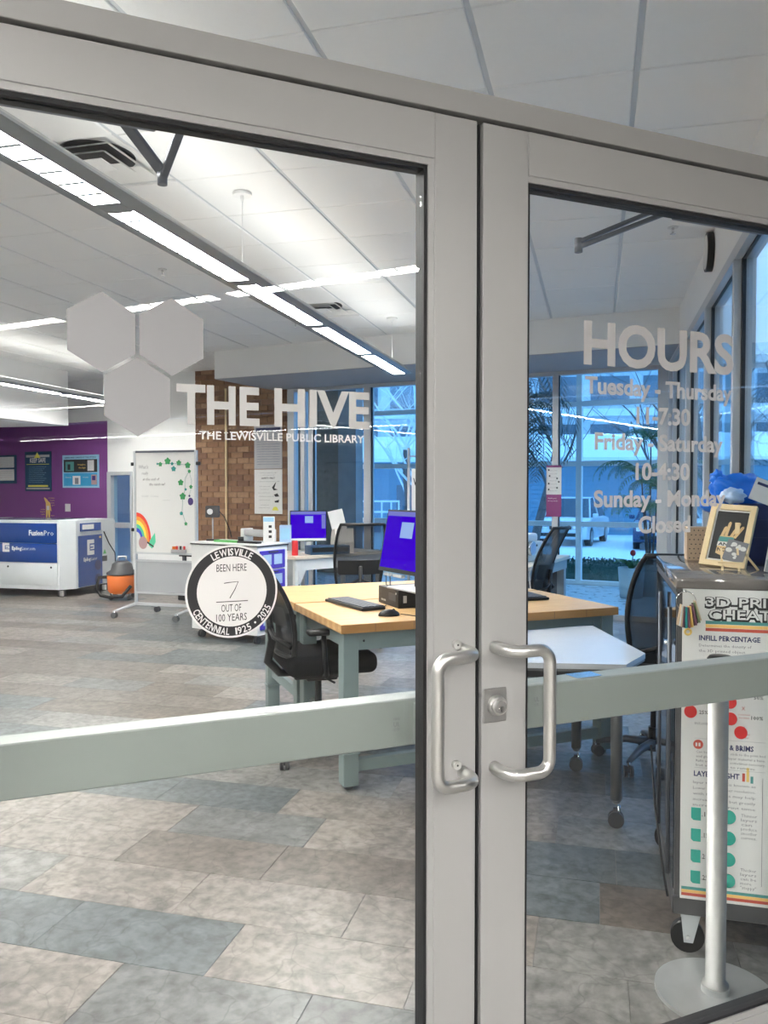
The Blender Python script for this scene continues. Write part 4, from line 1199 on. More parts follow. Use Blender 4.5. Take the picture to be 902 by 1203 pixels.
o = MB().box(.03, .045, .03, .036, 0, .15).build('strut', 'pale_wood', fr, T((0, .02, .012)) @ rx(-4))
ea = root('mini_easel', (.247 + .198, 2.97, CT), -14, 'small wooden easel holding a black and white card in front of the frame', 'easel')
for x in (-.030, .022): o = MB().box(-.0035, .0035, -.004, .004, 0, .08).build('easel_leg', 'pale_wood', ea, T((x, -.01, 0.001)) @ rx(-20) @ ry(-6))
MB().box(-.045, .035, -.012, .004, .026, .032).build('easel_ledge', 'pale_wood', ea)
MB().box(-.0035, .0035, -.004, .004, 0, .115).build('easel_leg', 'pale_wood', ea, T((.075, .07, 0.001)) @ ry(-35) @ rx(25))
cd = root('art_card', (.247 + .198, 2.97, CT + .033), -14, 'black and white printed card resting on the small easel', 'card')
q = rx(-24) @ ry(14)
MB().box(-.035, .032, -.004, .0, 0, .075).build('card', 'ink_grey', cd, q)
m = MB()
rr = random.Random(5)
for _ in range(9):
    cx_, cz_, r_ = rr.uniform(-.024, .022), rr.uniform(.012, .064), rr.uniform(.004, .011)
    m.prism([(cx_ + r_ * math.cos(k * math.pi / 5), cz_ + r_ * .8 * math.sin(k * math.pi / 5)) for k in range(10)], 0, .0003, None, q @ T((0, -.0042 - .0002 * _, 0)) @ rx(90))
tag(m.build('white_marks', 'paper', cd), kind='stuff')
wf = root('white_sign', (.247 + .318, 2.93, CT), 14, 'white sign with a grey lower part at the right edge on the cart', 'sign')
MB().box(-.03, .10, 0, .003, 0, .13, None).build('sign_panel', 'paper', wf, rx(-12) @ ry(14)); MB().box(-.03, .10, -.001, .0, 0, .04).build('sign_foot', 'silver_plastic', wf, rx(-12) @ ry(14))
kb = root('kraft_box', (.247 + .093, 3.38, CT), 0, 'brown kraft box with black dots at the rear left of the cart', 'box')
MB().box(0, .10, 0, .10, 0, .13, None, .002, None, 1).build('carton', 'tan_card', kb)
m = MB()
for i in range(6):
    for j in range(7):
        x = .010 + i * .016 + (j % 2) * .006; z = .010 + j * .018
        if x < .097: m.prism([(x + .0028 * math.cos(k), z + .0028 * math.sin(k)) for k in (0, 1.26, 2.5, 3.77, 5.03)], 0, .0004, None, rx(90))
tag(m.build('printed_dots', 'ink_black', kb), kind='stuff')
nv = root('fabric_bin', (.247 + .262, 3.235, CT), 0, 'dark navy bin full of blue plastic bags at the right of the cart', 'bin')
MB().box(0, .22, 0, .30, 0, .225, None, .006).build('bin_body', 'navy_box', nv)
for z in (.10, .165): MB().box(.002, .218, -.002, 0, z, z + .002).build('seam', 'ink_navy', nv)
MB().box(-.075, .0, .0, .06, .0, .215, None, .003).build('bin_lid', 'silver_plastic', nv)
bg = root('plastic_bag', (.247 + .27, 3.34, CT + .226), 0, 'crumpled bright blue plastic bag spilling out of the navy bin', 'bag')
m = MB(); m.ico((0, 0, 0), 1, None, 4)
from mathutils import noise
for v in m.bm.verts:
    n_ = noise.noise(v.co * 1.6) * .35 + abs(noise.noise(v.co * 4.2)) * .22
    v.co = v.co * (1 + n_); v.co = Vector((v.co.x * .085, v.co.y * .07, v.co.z * .062 + .045 - .25 * min(0, v.co.x + .2) * .05))
m.build('bag_body', 'blue_plastic', bg)
m = MB(); m.ico((-.075, -.01, .095), 1, None, 3)
for v in m.bm.verts:
    c = Vector((-.075, -.01, .095)); d_ = v.co - c
    d_ *= 1 + noise.noise(d_ * 2.2) * .5
    v.co = c + Vector((d_.x * .026, d_.y * .02, d_.z * .030))
m.build('bag_handle', 'blue_plastic', bg)
m = MB(); m.ico((-.085, -.02, .0), 1, None, 3)
for v in m.bm.verts:
    c = Vector((-.085, -.02, .0)); d_ = v.co - c; d_ *= 1 + noise.noise(d_ * 2.0) * .4; v.co = c + Vector((d_.x * .050, d_.y * .04, d_.z * .030 - .005))
m.build('bag_fold', 'blue_plastic', bg)
b2 = root('plastic_bag', (.247 + .235, 3.22, CT + .225), 0, 'small translucent pale blue bag at the front rim of the navy bin', 'bag')
m = MB(); m.ico((0, 0, .028), 1, None, 3)
for v in m.bm.verts:
    c = Vector((0, 0, .028)); d_ = v.co - c; d_ *= 1 + noise.noise(d_ * 2.4 + Vector((3, 1, 0))) * .5; v.co = c + Vector((d_.x * .040, d_.y * .03, d_.z * .028))
m.build('bag_body', 'clear_blue', b2)
nt_ = root('paper_note', (.247 + .335, 3.205, CT + .226), 0, 'white printed sheet standing tilted in the navy bin', 'paper')
q = ry(22) @ rx(-10)
MB().box(-.055, .055, 0, .0015, 0, .085).build('sheet', 'paper', nt_, q); MB().box(-.045, .030, -.0008, 0, .060, .070).build('heading', 'ink_navy', nt_, q)
cable([(.205, 3.25, .52), (.21, 3.10, .35), (.225, 2.92, .20), (.235, 2.83, .145)], .004, 'plastic_black', 'thin black rod hanging along the left side of the cart', 'rod', 'rod')

# ================================================================== rolling whiteboard
wbd = root('whiteboard', (-5.335, 8.62, 0), -4, 'white rolling dry-erase board with ivy, a rainbow and handwriting in an aluminium frame on casters', 'whiteboard')
BWd = .86
MB().box(.02, BWd - .02, -.008, .008, .745, 1.94).build('writing_surface', 'paper', wbd)
for x in (0, BWd - .03): MB().box(x, x + .03, -.018, .018, .14, 1.955, None, .003, None, 1).build('upright', 'frame_aluminium', wbd)
for z in (.735, .645, .262): MB().box(.03, BWd - .03, -.014, .014, z, z + .022).build('crossbar', 'frame_aluminium', wbd)
MB().box(.03, BWd - .03, -.015, .015, 1.932, 1.957).build('top_bar', 'dark_metal', wbd)
MB().box(.03, BWd - .03, -.02, .02, .125, .155).build('crossbar', 'frame_aluminium', wbd)
MB().box(.03, BWd - .03, -.004, .004, .28, .645).build('lower_panel', 'soffit_underside', wbd)
for x in (.015, BWd - .015):
    m = MB(); m.tube([(x - .10, -.30, .075), (x, 0, .14), (x + .10, .30, .075)], [.014, .02, .014], None, 8); o = m.build('foot', 'frame_aluminium', wbd)
    for s_ in (-1, 1): caster(o, x + s_ * .095, s_ * .29, .034, .08, m='grey_rubber')
for x, z in ((-.012, 1.80), (BWd + .012, 1.80), (-.012, 1.02)):
    MB().box(x - .022, x + .022, -.02, .02, z - .02, z + .02, None, .005).build('clamp', 'plastic_black', wbd)
MB().box(.53, .72, -.05, -.009, .76, .80, None, .003).build('marker_tray', 'silver_plastic', wbd)
for i, c in enumerate(('red_plastic', 'ink_black', 'red_plastic')): MB().cyl((.60 + .05 * i, -.03, .80), (.60 + .05 * i, -.03, .84), .012, None, 8).build('marker', c, wbd)
MB().box(.545, .585, -.045, -.01, .801, .835, None, .003).build('eraser', 'orange_plastic', wbd)
YW = -.0088
def wtxt(t, x0, x1, z, cap, mm, par=wbd):
    m = MB(); add_text(m, t, x0, x1, z, cap, None, T((0, YW, 0)), 0, shear=.15, res=1); m.build('lettering', mm, par)
wtxt("What's", .065, .20, 1.745, .045, 'ink_grey'); wtxt('really', .115, .20, 1.675, .036, 'ink_grey'); wtxt('at the end of', .125, .35, 1.605, .034, 'ink_black')
wtxt('the rainbow?', .215, .43, 1.545, .034, 'ink_black'); wtxt('Gold  Coins', .10, .34, 1.41, .024, 'ink_lightgrey'); wtxt('leprechaun', .40, .50, 1.37, .008, 'ink_grey')
def leafpoly(cx, cz, r, mm, nm='leaf', lob=5):
    m = MB(); pts = []
    for k in range(20):
        a = 2 * math.pi * k / 20; rr_ = r * (.85 + .15 * math.cos(lob * a))
        pts.append((cx + rr_ * math.cos(a + .3), cz + rr_ * math.sin(a + .3)))
    m.prism(pts, 0, .0006, None, T((0, YW, 0)) @ rx(90)); m.build(nm, mm, wbd)
vine = [(.33, 1.80, .015), (.37, 1.795, .03), (.47, 1.83, .045), (.53, 1.80, .022), (.62, 1.81, .035), (.74, 1.78, .04), (.55, 1.74, .035), (.76, 1.71, .024), (.645, 1.58, .04), (.71, 1.50, .018), (.78, 1.53, .025), (.67, 1.42, .045), (.65, 1.22, .025), (.71, 1.10, .024)]
for i, (x, z, r_) in enumerate(vine): leafpoly(x, z, r_, 'green_leaf' if i % 3 else 'teal_leaf')
MB().tube([(x, YW - .0002, z) for x, z in ((.33, 1.80), (.45, 1.80), (.6, 1.80), (.74, 1.78), (.75, 1.70), (.70, 1.62), (.70, 1.50), (.67, 1.38), (.66, 1.24), (.71, 1.10))], .002, None, 4).build('vine_stem', 'teal_leaf', wbd)
MB().tube([(x, YW - .0002, z) for x, z in ((.76, 1.7), (.79, 1.6), (.78, 1.5), (.75, 1.42))], .0015, None, 4).build('vine_stem', 'teal_leaf', wbd)
m = MB(); m.prism([(.775 + .036 * math.cos(k * math.pi / 8), 1.36 + .045 * math.sin(k * math.pi / 8)) for k in range(16)], 0, .002, None, T((0, YW, 0)) @ rx(90)); m.build('purple_magnet', 'dark_purple', wbd)
m = MB(); m.prism([(.760 + .012 * math.cos(k * math.pi / 5), 1.425 + .014 * math.sin(k * math.pi / 5)) for k in range(10)], 0, .002, None, T((0, YW, 0)) @ rx(90)); m.build('magnet_head', 'dark_purple', wbd)
for i, c in enumerate(('rb_red', 'rb_orange', 'rb_yellow', 'rb_green', 'rb_blue')):
    r1_, r0_ = .255 - .036 * i, .255 - .036 * (i + 1); cxx, czz = .035, .90
    inner = []; outer = []
    for k in range(13):
        a = R(-8 + 98 * k / 12); outer.append((cxx + r1_ * .78 * math.cos(a), YW - .0004, czz + r1_ * 1.28 * math.sin(a))); inner.append((cxx + r0_ * .78 * math.cos(a), YW - .0004, czz + r0_ * 1.28 * math.sin(a)))
    MB().grid([inner, outer], None, False).build('rainbow_band', c, wbd)
def disc_w(x, z, a, b, mm, nm, dy=0):
    m = MB(); m.prism([(x + a * math.cos(k * math.pi / 10), z + b * math.sin(k * math.pi / 10)) for k in range(20)], 0, .0008, None, T((0, YW - dy, 0)) @ rx(90)); m.build(nm, mm, wbd)
disc_w(.125, .868, .060, .075, 'pink_ink', 'pot_drawing', .0008); 
m = MB(); m.prism([(.22, .90), (.29, .99), (.30, .88), (.25, .80), (.20, .84)], 0, .0008, None, T((0, YW - .0008, 0)) @ rx(90)); m.build('hat_drawing', 'rb_green', wbd)
m = MB(); m.prism([(.18, .865), (.27, .815), (.275, .83), (.185, .885)], 0, .0008, None, T((0, YW - .002, 0)) @ rx(90)); m.build('hat_brim', 'ink_black', wbd)

# ================================================================== laser cutter
lc = root('laser_cutter', (-8.95, 9.70, 0), 0, 'white and blue laser cutter with lettering on its hinged front standing below the purple wall', 'laser cutter')
Lx = 1.90
mt = Matrix(((1, 0, 0, 0), (0, 1, 0, 0), (0, 0, 1, 0), (0, 0, 0, 1)))
MB().prism([(0, 0), (Lx - .13, 0), (Lx, .20), (Lx, 1.15), (0, 1.15)], .11, 1.04).build('body', 'laser_white', lc)
MB().prism([(.0, .01), (Lx - .14, .01), (Lx - .01, .21), (Lx - .01, 1.13), (0, 1.13)], 1.04, 1.065).build('lid', 'laser_white', lc)
MB().box(.30, Lx - .40, .18, 1.0, 1.0655, 1.072).build('lid_window', 'window_dark', lc)
MB().box(.785, Lx - .155, -.012, -.0, .755, 1.03, None, .002).build('front_door', 'laser_blue', lc)
MB().box(.785, Lx - .155, -.012, -.0, .485, .750, None, .002).build('front_door', 'laser_blue', lc)
MB().box(.83, Lx - .15, -.008, -.0, .17, .47, None, .002).build('service_panel', 'laser_white', lc)
for x in (.95, Lx - .25): MB().cyl((x, -.012, .42), (x, -.006, .42), .015, None, 12).build('panel_lock', 'ink_black', lc)
for x, y in ((.1, .1), (Lx - .20, .15), (.1, 1.05), (Lx - .06, .95)):
    MB().box(x - .04, x + .04, y - .04, y + .04, 0, .11).build('levelling_foot', 'plastic_dark', lc); MB().box(x + .0, x + .062, y - .055, y - .03, .01, .085, None, .004).build('foot_guard', 'paper', lc)
def ltxt(t, x0, x1, z, cap, b=0.0, mt=None): 
    m = MB(); add_text(m, t, x0, x1, z, cap, None, mt or T((0, -.0128, 0)), b, res=1); m.build('lettering', 'paper', lc)
ltxt('Fusion', 1.30, 1.53, .862, .075, .03); ltxt('Pro', 1.545, 1.70, .862, .075)
ltxt('Epilog', 1.02, 1.18, .655, .050, .04); ltxt('Laser.com', 1.185, 1.40, .655, .050)
def logoE(mtx, x0, z0, w, h, mm='paper'):
    m = MB(); m.box(x0, x0 + w, 0, .0005, z0, z0 + h); m2 = m.build('logo_square', mm, lc, mtx)
    t = h * .14
    m = MB(); m.box(x0 + w * .35, x0 + w, -.001, 0, z0 + h * .28, z0 + h * .28 + t * .6); m.box(x0 + w * .35, x0 + w, -.001, 0, z0 + h * .66, z0 + h * .66 + t * .6); m.box(x0 + w * .35, x0 + w * .45, -.001, 0, z0 + h * .28, z0 + h * .70); m.box(x0 + w * .45, x0 + w * .85, -.001, 0, z0 + h * .45, z0 + h * .45 + t * .6)
    tag(m.build('logo_mark', 'laser_blue', lc, mtx), kind='stuff')
logoE(T((0, -.013, 0)), .865, .625, .115, .125)
sd = T((Lx + .001, 0, 0)) @ rz(90)     # side plane: local x -> y
def side(x0, x1, z0, z1, mm, nm, th=.008): 
    m = MB(); m.box(x0, x1, -th, 0, z0, z1, None, .001, None, 1); return m.build(nm, mm, lc, sd)
side(.245, .81, .12, .845, 'laser_blue', 'side_panel'); side(.29, .78, .905, 1.02, 'laser_blue', 'control_panel', .012)
m = MB(); m.box(.33, .60, -.014, -.012, .93, 1.0); m.build('control_display', 'paper', lc, sd)
logoE(sd @ T((0, -.0095, 0)), .445, .56, .165, .22); ltxt('Epilog', .36, .52, .48, .05, .04, sd @ T((0, -.0095, 0))); ltxt('Laser', .53, .68, .48, .05, 0, sd @ T((0, -.0095, 0)))
for z in (.40, .20):
    m = MB(); m.cyl((.70, -.012, z), (.70, -.008, z), .075, None, 24); m.build('exhaust_fan', 'ink_navy', lc, sd)
for x, z, mm in ((.735, .79, 'gold_ink'),): side(x, x + .05, z, z + .03, mm, 'warning_label', .0095)
m = MB(); m.prism([(.84, .55), (.92, .55), (.88, .62)], 0, .002, None, sd @ T((0, -.001, 0)) @ rx(90)); m.build('warning_label', 'bottle_green', lc)
side(.82, .94, .44, .52, 'plastic_dark', 'type_label', .002)
cable([(-7.04, 10.55, .88), (-7.02, 10.65, .70), (-7.02, 10.80, .55), (-7.00, 10.80, .2), (-6.9, 10.75, .02), (-6.5, 10.5, .012), (-6.1, 10.42, .012)], .008, 'plastic_black', 'black power cable falling from the side of the laser cutter to the floor')
# posters on the purple wall (in the wall frame)
def wall_item(name, x, z, label, cat, group=None, y=-.001):
    v = Vector((*BACK, 0)) + be * x + bn * y
    return root(name, (v.x, v.y, z), BA, label, cat, group)
def wq(par, x0, x1, z0, z1, mm, nm, y=0.0, th=.004): return box(nm, x0, x1, -y - th, -y, z0, z1, mm, par)
def wt2(par, t, x0, x1, z, cap, mm, y=.0045, b=0.0):
    m = MB(); add_text(m, t, x0, x1, z, cap, None, T((0, -y, 0)), b, res=1); m.build('lettering', mm, par)
G3 = 'posters on the purple wall'
p1 = wall_item('poster', -10.6, 1.60, 'dark board with two white printed sheets at the left edge of the purple wall', 'poster', G3)
wq(p1, 0, .65, 0, .48, 'poster_navy', 'poster_sheet', 0, .02); wq(p1, .04, .61, .27, .45, 'paper', 'printed_sheet', .0202, .002); wq(p1, .04, .61, .05, .24, 'paper', 'printed_sheet', .0202, .002)
for z in (.42, .39, .36, .33, .30, .20, .17, .14, .11): wt2(p1, 'studio rules and information for visitors', .07, .58, z - .005, .012, 'ink_grey', .023)
p2 = wall_item('poster', -9.734, 1.472, 'dark navy safety poster with a pale green triangle and the heading KEEP SAFE', 'poster', G3)
wq(p2, 0, .613, 0, .654, 'poster_navy', 'poster_sheet', 0, .012); wt2(p2, 'KEEP SAFE', .12, .49, .475, .075, 'paper', .013, .02)
wq(p2, .03, .58, .56, .60, 'ink_lightgrey', 'stripe', .0122, .001); wq(p2, .03, .58, .03, .055, 'ink_lightgrey', 'stripe', .0122, .001); wq(p2, .07, .54, .07, .10, 'yellow_ink', 'stripe', .0122, .001); wq(p2, .04, .57, .44, .448, 'yellow_ink', 'stripe', .0122, .001)
m = MB(); m.prism([(.22, .55), (.37, .55), (.295, .64)], 0, .002, None, T((0, -.0128, 0)) @ rx(90)); m.build('warning_triangle', 'yellow_ink', p2)
for i in range(9): wt2(p2, '- wear eye protection and ask staff', .08, .50 - .04 * (i % 3), .395 - i * .032, .014, 'poster_lightblue', .013)
p3 = wall_item('poster', -8.858, 1.526, 'light blue bordered poster with black and blue photo blocks', 'poster', G3)
wq(p3, 0, .80, 0, .527, 'poster_lightblue', 'poster_sheet', 0, .012); wq(p3, .03, .77, .03, .235, 'poster_blue', 'photo_block', .0122, .001); wq(p3, .03, .77, .25, .455, 'ink_black', 'photo_block', .0122, .001)
wt2(p3, 'LEARN AND CREATE AT THE STUDIO', .05, .75, .475, .024, 'poster_navy', .013, .02); wq(p3, .07, .26, .27, .42, 'teal_stripe', 'photo', .0134, .001); wq(p3, .56, .70, .27, .44, 'paper', 'photo', .0134, .001); wq(p3, .23, .40, .05, .19, 'paper', 'photo', .0134, .001); wq(p3, .64, .76, .05, .21, 'pink_ink', 'photo', .0134, .001)
wq(p3, .12, .18, .29, .38, 'ink_black', 'photo_detail', .0146, .001); wq(p3, .28, .36, .06, .16, 'ink_grey', 'photo_detail', .0146, .001); wq(p3, .66, .73, .12, .19, 'dark_purple', 'photo_detail', .0146, .001)
wt2(p3, 'imagine', .34, .52, .36, .03, 'gold_ink', .014); wt2(p3, 'design', .36, .52, .31, .03, 'gold_ink', .014); wt2(p3, 'classes', .06, .20, .16, .022, 'paper', .014); wt2(p3, 'events', .45, .58, .16, .022, 'paper', .014)
sw = wall_item('light_switch', -8.812, 1.141, 'white wall switch plate on the purple wall', 'switch')
wq(sw, 0, .11, 0, .125, 'plastic_white', 'switch_plate', 0, .008); wq(sw, .04, .07, .04, .085, 'paper', 'rocker', .008, .006)
fg = wall_item('wall_decal', -9.36, 1.04, 'golden wall decal of a small standing figure with a raised arm and lettering', 'decal')
m = MB(); m.prism([(.10, 0), (.13, 0), (.14, .09), (.16, 0), (.19, 0), (.20, .12), (.23, .10), (.20, .24), (.15, .27), (.12, .30), (.07, .33), (.06, .31), (.10, .24), (.10, .12)], 0, .002, None, T((0, -.002, 0)) @ rx(90)); m.build('figure', 'gold_ink', fg)
wq(fg, .12, .18, .12, .19, 'paper', 'shirt', .0042, .001)
for t, x0, x1, z in (('create', .16, .30, .31), ('learn', .20, .30, .27), ('share', .22, .30, .23), ('grow', .24, .30, .19), ('make', -.02, .08, .12), ('build it', -.03, .08, .08), ('together', -.02, .08, .04), ('here', .22, .30, .02)): wt2(fg, t, x0, x1, z, .024, 'gold_ink', .003)
# papers on the brick pier, cream pipe
pa = wall_item('poster', -5.064, 1.79, 'upper grey printed notice on the brick pier', 'poster', 'notices on the brick pier', -.006)
wq(pa, 0, .47, 0, .615, 'ink_lightgrey', 'poster_sheet', 0, .004); wq(pa, .03, .44, .53, .575, 'ink_navy', 'heading_bar', .0042, .001)
for i in range(13): wt2(pa, 'please follow the posted guidelines', .05, .43, .48 - i * .035, .014, 'ink_navy', .0046)
pb = wall_item('poster', -5.064, 1.156, 'lower white printed notice with small black pictures on the brick pier', 'poster', 'notices on the brick pier', -.006)
wq(pb, 0, .47, 0, .625, 'paper', 'poster_sheet', 0, .004); wt2(pb, 'SAFETY FIRST', .12, .35, .49, .025, 'ink_black', .0046, .02)
for x0, x1, z in ((.10, .37, .57), (.13, .34, .54), (.06, .42, .45), (.08, .26, .38), (.10, .24, .34), (.06, .26, .29), (.08, .42, .24), (.08, .26, .19), (.10, .24, .12), (.08, .26, .08)): wt2(pb, 'notice text for all', x0, x1, z, .014, 'ink_grey', .0046)
for a, c in (([(.30, .37), (.37, .45), (.34, .36), (.40, .34), (.33, .33)], 'ink_black'), ([(.33, .27), (.39, .29), (.42, .25), (.36, .24)], 'ink_black'), ([(.34, .18), (.42, .20), (.41, .16), (.35, .16)], 'ink_black'), ([(.30, .05), (.33, .10), (.38, .10), (.41, .05)], 'yellow_ink')):
    m = MB(); m.prism(a, 0, .001, None, T((0, -.0048, 0)) @ rx(90)); m.build('pictogram', c, pb)
v = Vector((*BACK, 0)) + be * -5.545 + bn * -.03
pp = tag(MB().cyl((v.x, v.y, .0), (v.x, v.y, 2.95), .016, None, 12).build('wall_pipe', 'pale_wood'), 'thin cream vertical pipe running up the brick pier', 'pipe')
pc = wall_item('poster', -.855, 1.179, 'narrow notice, white above and purple below, on the mullion between the windows', 'poster', None, -.006)
wq(pc, 0, .18, .26, .605, 'paper', 'poster_sheet', 0, .003); wq(pc, 0, .18, 0, .26, 'poster_purple', 'poster_foot', 0, .003); wq(pc, 0, .18, .58, .605, 'poster_purple', 'heading_bar', .0032, .001)
for z in (.54, .50, .46, .42, .38, .34, .30): wt2(pc, 'please note', .04, .13, z, .012, 'ink_grey', .0036)
for x, z in ((.02, .54), (.03, .47), (.12, .44), (.14, .40), (.02, .38), (.12, .33), (.02, .31)): wq(pc, x, x + .018, z, z + .02, 'ink_black', 'pictogram', .0034, .001)
wt2(pc, 'thank you', .02, .12, .21, .016, 'paper', .0036); wt2(pc, 'library studio', .02, .14, .18, .012, 'paper', .0036)
# slim banner stand left of the door stile
v = Vector((*BACK, 0)) + be * -2.40 + bn * -.55
bs = root('banner_stand', (v.x, v.y, 0), BA, 'slim grey stand with a white banner near the window wall', 'banner')
MB().cyl((0, 0, .02), (0, 0, 2.0), .018, None, 12).build('pole', 'frame_aluminium', bs); MB().box(-.15, .55, -.15, .15, 0, .02, None, .004).build('base', 'dark_metal', bs)
MB().box(.04, .50, -.004, .004, .95, 1.75).build('banner', 'paper', bs); MB().cyl((0, 0, 1.9), (.50, 0, 1.9), .008, None, 8).build('top_rod', 'frame_aluminium', bs)
m = MB(); add_text(m, 'WELCOME', .06, .48, 1.55, .09, None, T((0, -.005, 0)), .02); m.build('lettering', 'ink_black', bs)

# ================================================================== vacuum and cases
va = root('shop_vacuum', (-6.30, 9.86, 0), 20, 'orange wet and dry vacuum with grey motor head beside the laser cutter', 'vacuum cleaner')
m = MB(); m.lathe([(.16, .08), (.19, .12), (.20, .32), (.185, .34), (0, .34)], (0, 0, 0), None, 28); m.lathe([(0, .08), (.16, .08)], (0, 0, 0), None, 28); m.build('tank', 'orange_plastic', va)
m = MB(); m.lathe([(.205, .34), (.205, .365), (.15, .40), (.13, .48), (.08, .52), (0, .525)], (0, 0, 0), None, 28); m.build('motor_head', 'plastic_dark', va)
MB().tube([(-.06, 0, .52), (-.05, 0, .58), (.05, 0, .58), (.06, 0, .52)], .014, None, 8).build('handle', 'silver_plastic', va)
for k in range(4):
    a = R(45 + 90 * k); o = caster(va, 0, 0, .03, .085); o.location = (.17 * math.cos(a), .17 * math.sin(a), 0)
MB().tube([(-.19, .0, .30), (-.30, -.04, .30), (-.33, -.06, .15), (-.26, -.1, .06), (-.12, -.22, .05), (.05, -.24, .06), (.16, -.2, .2)], .022, None, 8).build('hose', 'plastic_black', va)
cs = root('equipment_case', (-5.2, 10.05, 0), -12, 'black case on the floor behind the whiteboard', 'case')
MB().box(-.25, .35, -.2, .2, 0, .16, None, .015).build('case_body', 'plastic_black', cs); MB().tube([(0, -.2, .1), (0, -.23, .11), (.12, -.23, .11), (.12, -.2, .1)], .008, None, 6).build('handle', 'plastic_dark', cs)
st_ = root('side_table', (-4.85, 10.0, 0), -12, 'low dark table behind the whiteboard', 'table')
MB().box(-.55, .55, -.25, .25, .60, .63).build('tabletop', 'plastic_black', st_)
for x in (-.52, .48):
    for y in (-.22, .18): MB().box(x, x + .04, y, y + .04, 0, .60).build('leg', 'dark_metal', st_)
tb_ = root('toolbox', (-5.12, 9.95, .63), -12, 'small red toolbox on the low table behind the whiteboard', 'toolbox')
MB().box(-.12, .12, -.08, .08, 0, .13, None, .01).build('box_body', 'red_plastic', tb_); MB().tube([(-.06, 0, .13), (-.06, 0, .16), (.06, 0, .16), (.06, 0, .13)], .006, None, 6).build('handle', 'plastic_black', tb_)

# ================================================================== white cabinet with blue drawers
CA = 72; C0 = (-3.15, 7.22)
cab = root('cabinet', (*C0, 0), CA, 'white rolling cabinet with blue drawers behind the round sticker', 'cabinet')
MB().prism([(0, 0), (.45, 0), (.45, .88), (0, .88)], .09, .945).build('carcass', 'plastic_white', cab)
MB().box(-.01, .46, -.01, .89, .945, .955).build('edge_strip', 'ink_black', cab); MB().box(-.012, .462, -.012, .892, .955, .972, None, .003, None, 1).build('cabinet_top', 'plastic_white', cab)
for k in range(4):
    o = MB().box(.03, .40, -.015, -.0, .14 + .195 * k, .32 + .195 * k, None, .004, None, 1).build('drawer', 'drawer_blue', cab)
    for x in (.07, .23): MB().box(x, x + .12, -.0175, -.0152, .18 + .195 * k, .28 + .195 * k).build('drawer_label', 'screen_note' if False else 'clear_blue', o)
    MB().box(.15, .28, -.03, -.016, .30 + .195 * k, .31 + .195 * k).build('drawer_pull', 'plastic_dark', o)
for x, y in ((.06, .06), (.39, .06), (.06, .80), (.39, .80)): caster(cab, x, y, .035, .09)
def cp(x, y): a = R(CA); return (C0[0] + x * math.cos(a) - y * math.sin(a), C0[1] + x * math.sin(a) + y * math.cos(a))
TOPC = .972
rl = root('cutting_ruler', (*cp(.10, .42), TOPC), CA + 90, 'green and black ruler bar lying on the white cabinet', 'ruler')
MB().box(-.10, .22, -.03, .03, 0, .02, None, .003).build('green_bar', 'bottle_green', rl); MB().box(-.36, -.10, -.035, .035, 0, .018, None, .003).build('black_bar', 'plastic_black', rl); MB().cyl((-.12, 0, .02), (-.12, 0, .06), .03, None, 16).build('knob', 'plastic_black', rl)
bh = root('brochure_holder', (*cp(.24, .06), TOPC), 15, 'tall white brochure stand with small pictures on the white cabinet', 'brochure holder')
MB().box(-.055, .055, -.01, .04, 0, .26, None, .002, None, 1).build('holder', 'plastic_white', bh); MB().box(-.052, .052, -.0135, -.0105, .21, .255).build('heading_bar', 'poster_lightblue', bh)
for z in (.15, .10, .05): MB().box(.0, .03, -.0135, -.0105, z, z + .025).build('pictogram', 'ink_black', bh)
h2 = root('brochure_holder', (*cp(.40, .10), TOPC), 15, 'clear blue acrylic leaflet box near the red can', 'brochure holder')
MB().box(.04, .15, -.06, .02, 0, .17, None, .002, None, 1).build('leaflet_box', 'clear_blue', h2); MB().box(.05, .14, -.064, -.061, .03, .14).build('leaflet', 'poster_lightblue', h2)
vc = root('vinyl_cutter', (*cp(.36, .30), TOPC), CA + 90 - 10, 'grey and white desktop vinyl cutter on the far side of the white cabinet', 'machine')
MB().box(-.20, .20, -.05, .05, .05, .12, None, .02).build('cutter_bar', 'silver_plastic', vc)
for x in (-.20, .17): MB().box(x, x + .04, -.07, .07, 0, .13, None, .01).build('cutter_end', 'plastic_white', vc)
sn3 = root('scanner', (*cp(.22, .80), TOPC), 20, 'small black and silver scanner on a thin stand with a hanging cable', 'scanner')
MB().box(-.06, .06, -.05, .05, 0, .015).build('foot', 'plastic_black', sn3); MB().cyl((0, 0, .015), (0, 0, .25), .008, None, 8).build('stand', 'silver_plastic', sn3)
MB().box(-.07, .07, -.05, .04, .24, .36, None, .01).build('scanner_head', 'plastic_dark', sn3); MB().cyl((-.02, -.05, .30), (-.02, -.07, .30), .03, None, 16).build('lens', 'chrome', sn3)
MB().tube([(.07, 0, .30), (.12, 0, .24), (.17, 0, .12), (.19, .02, .03)], .005, None, 6).build('cable', 'plastic_black', sn3)

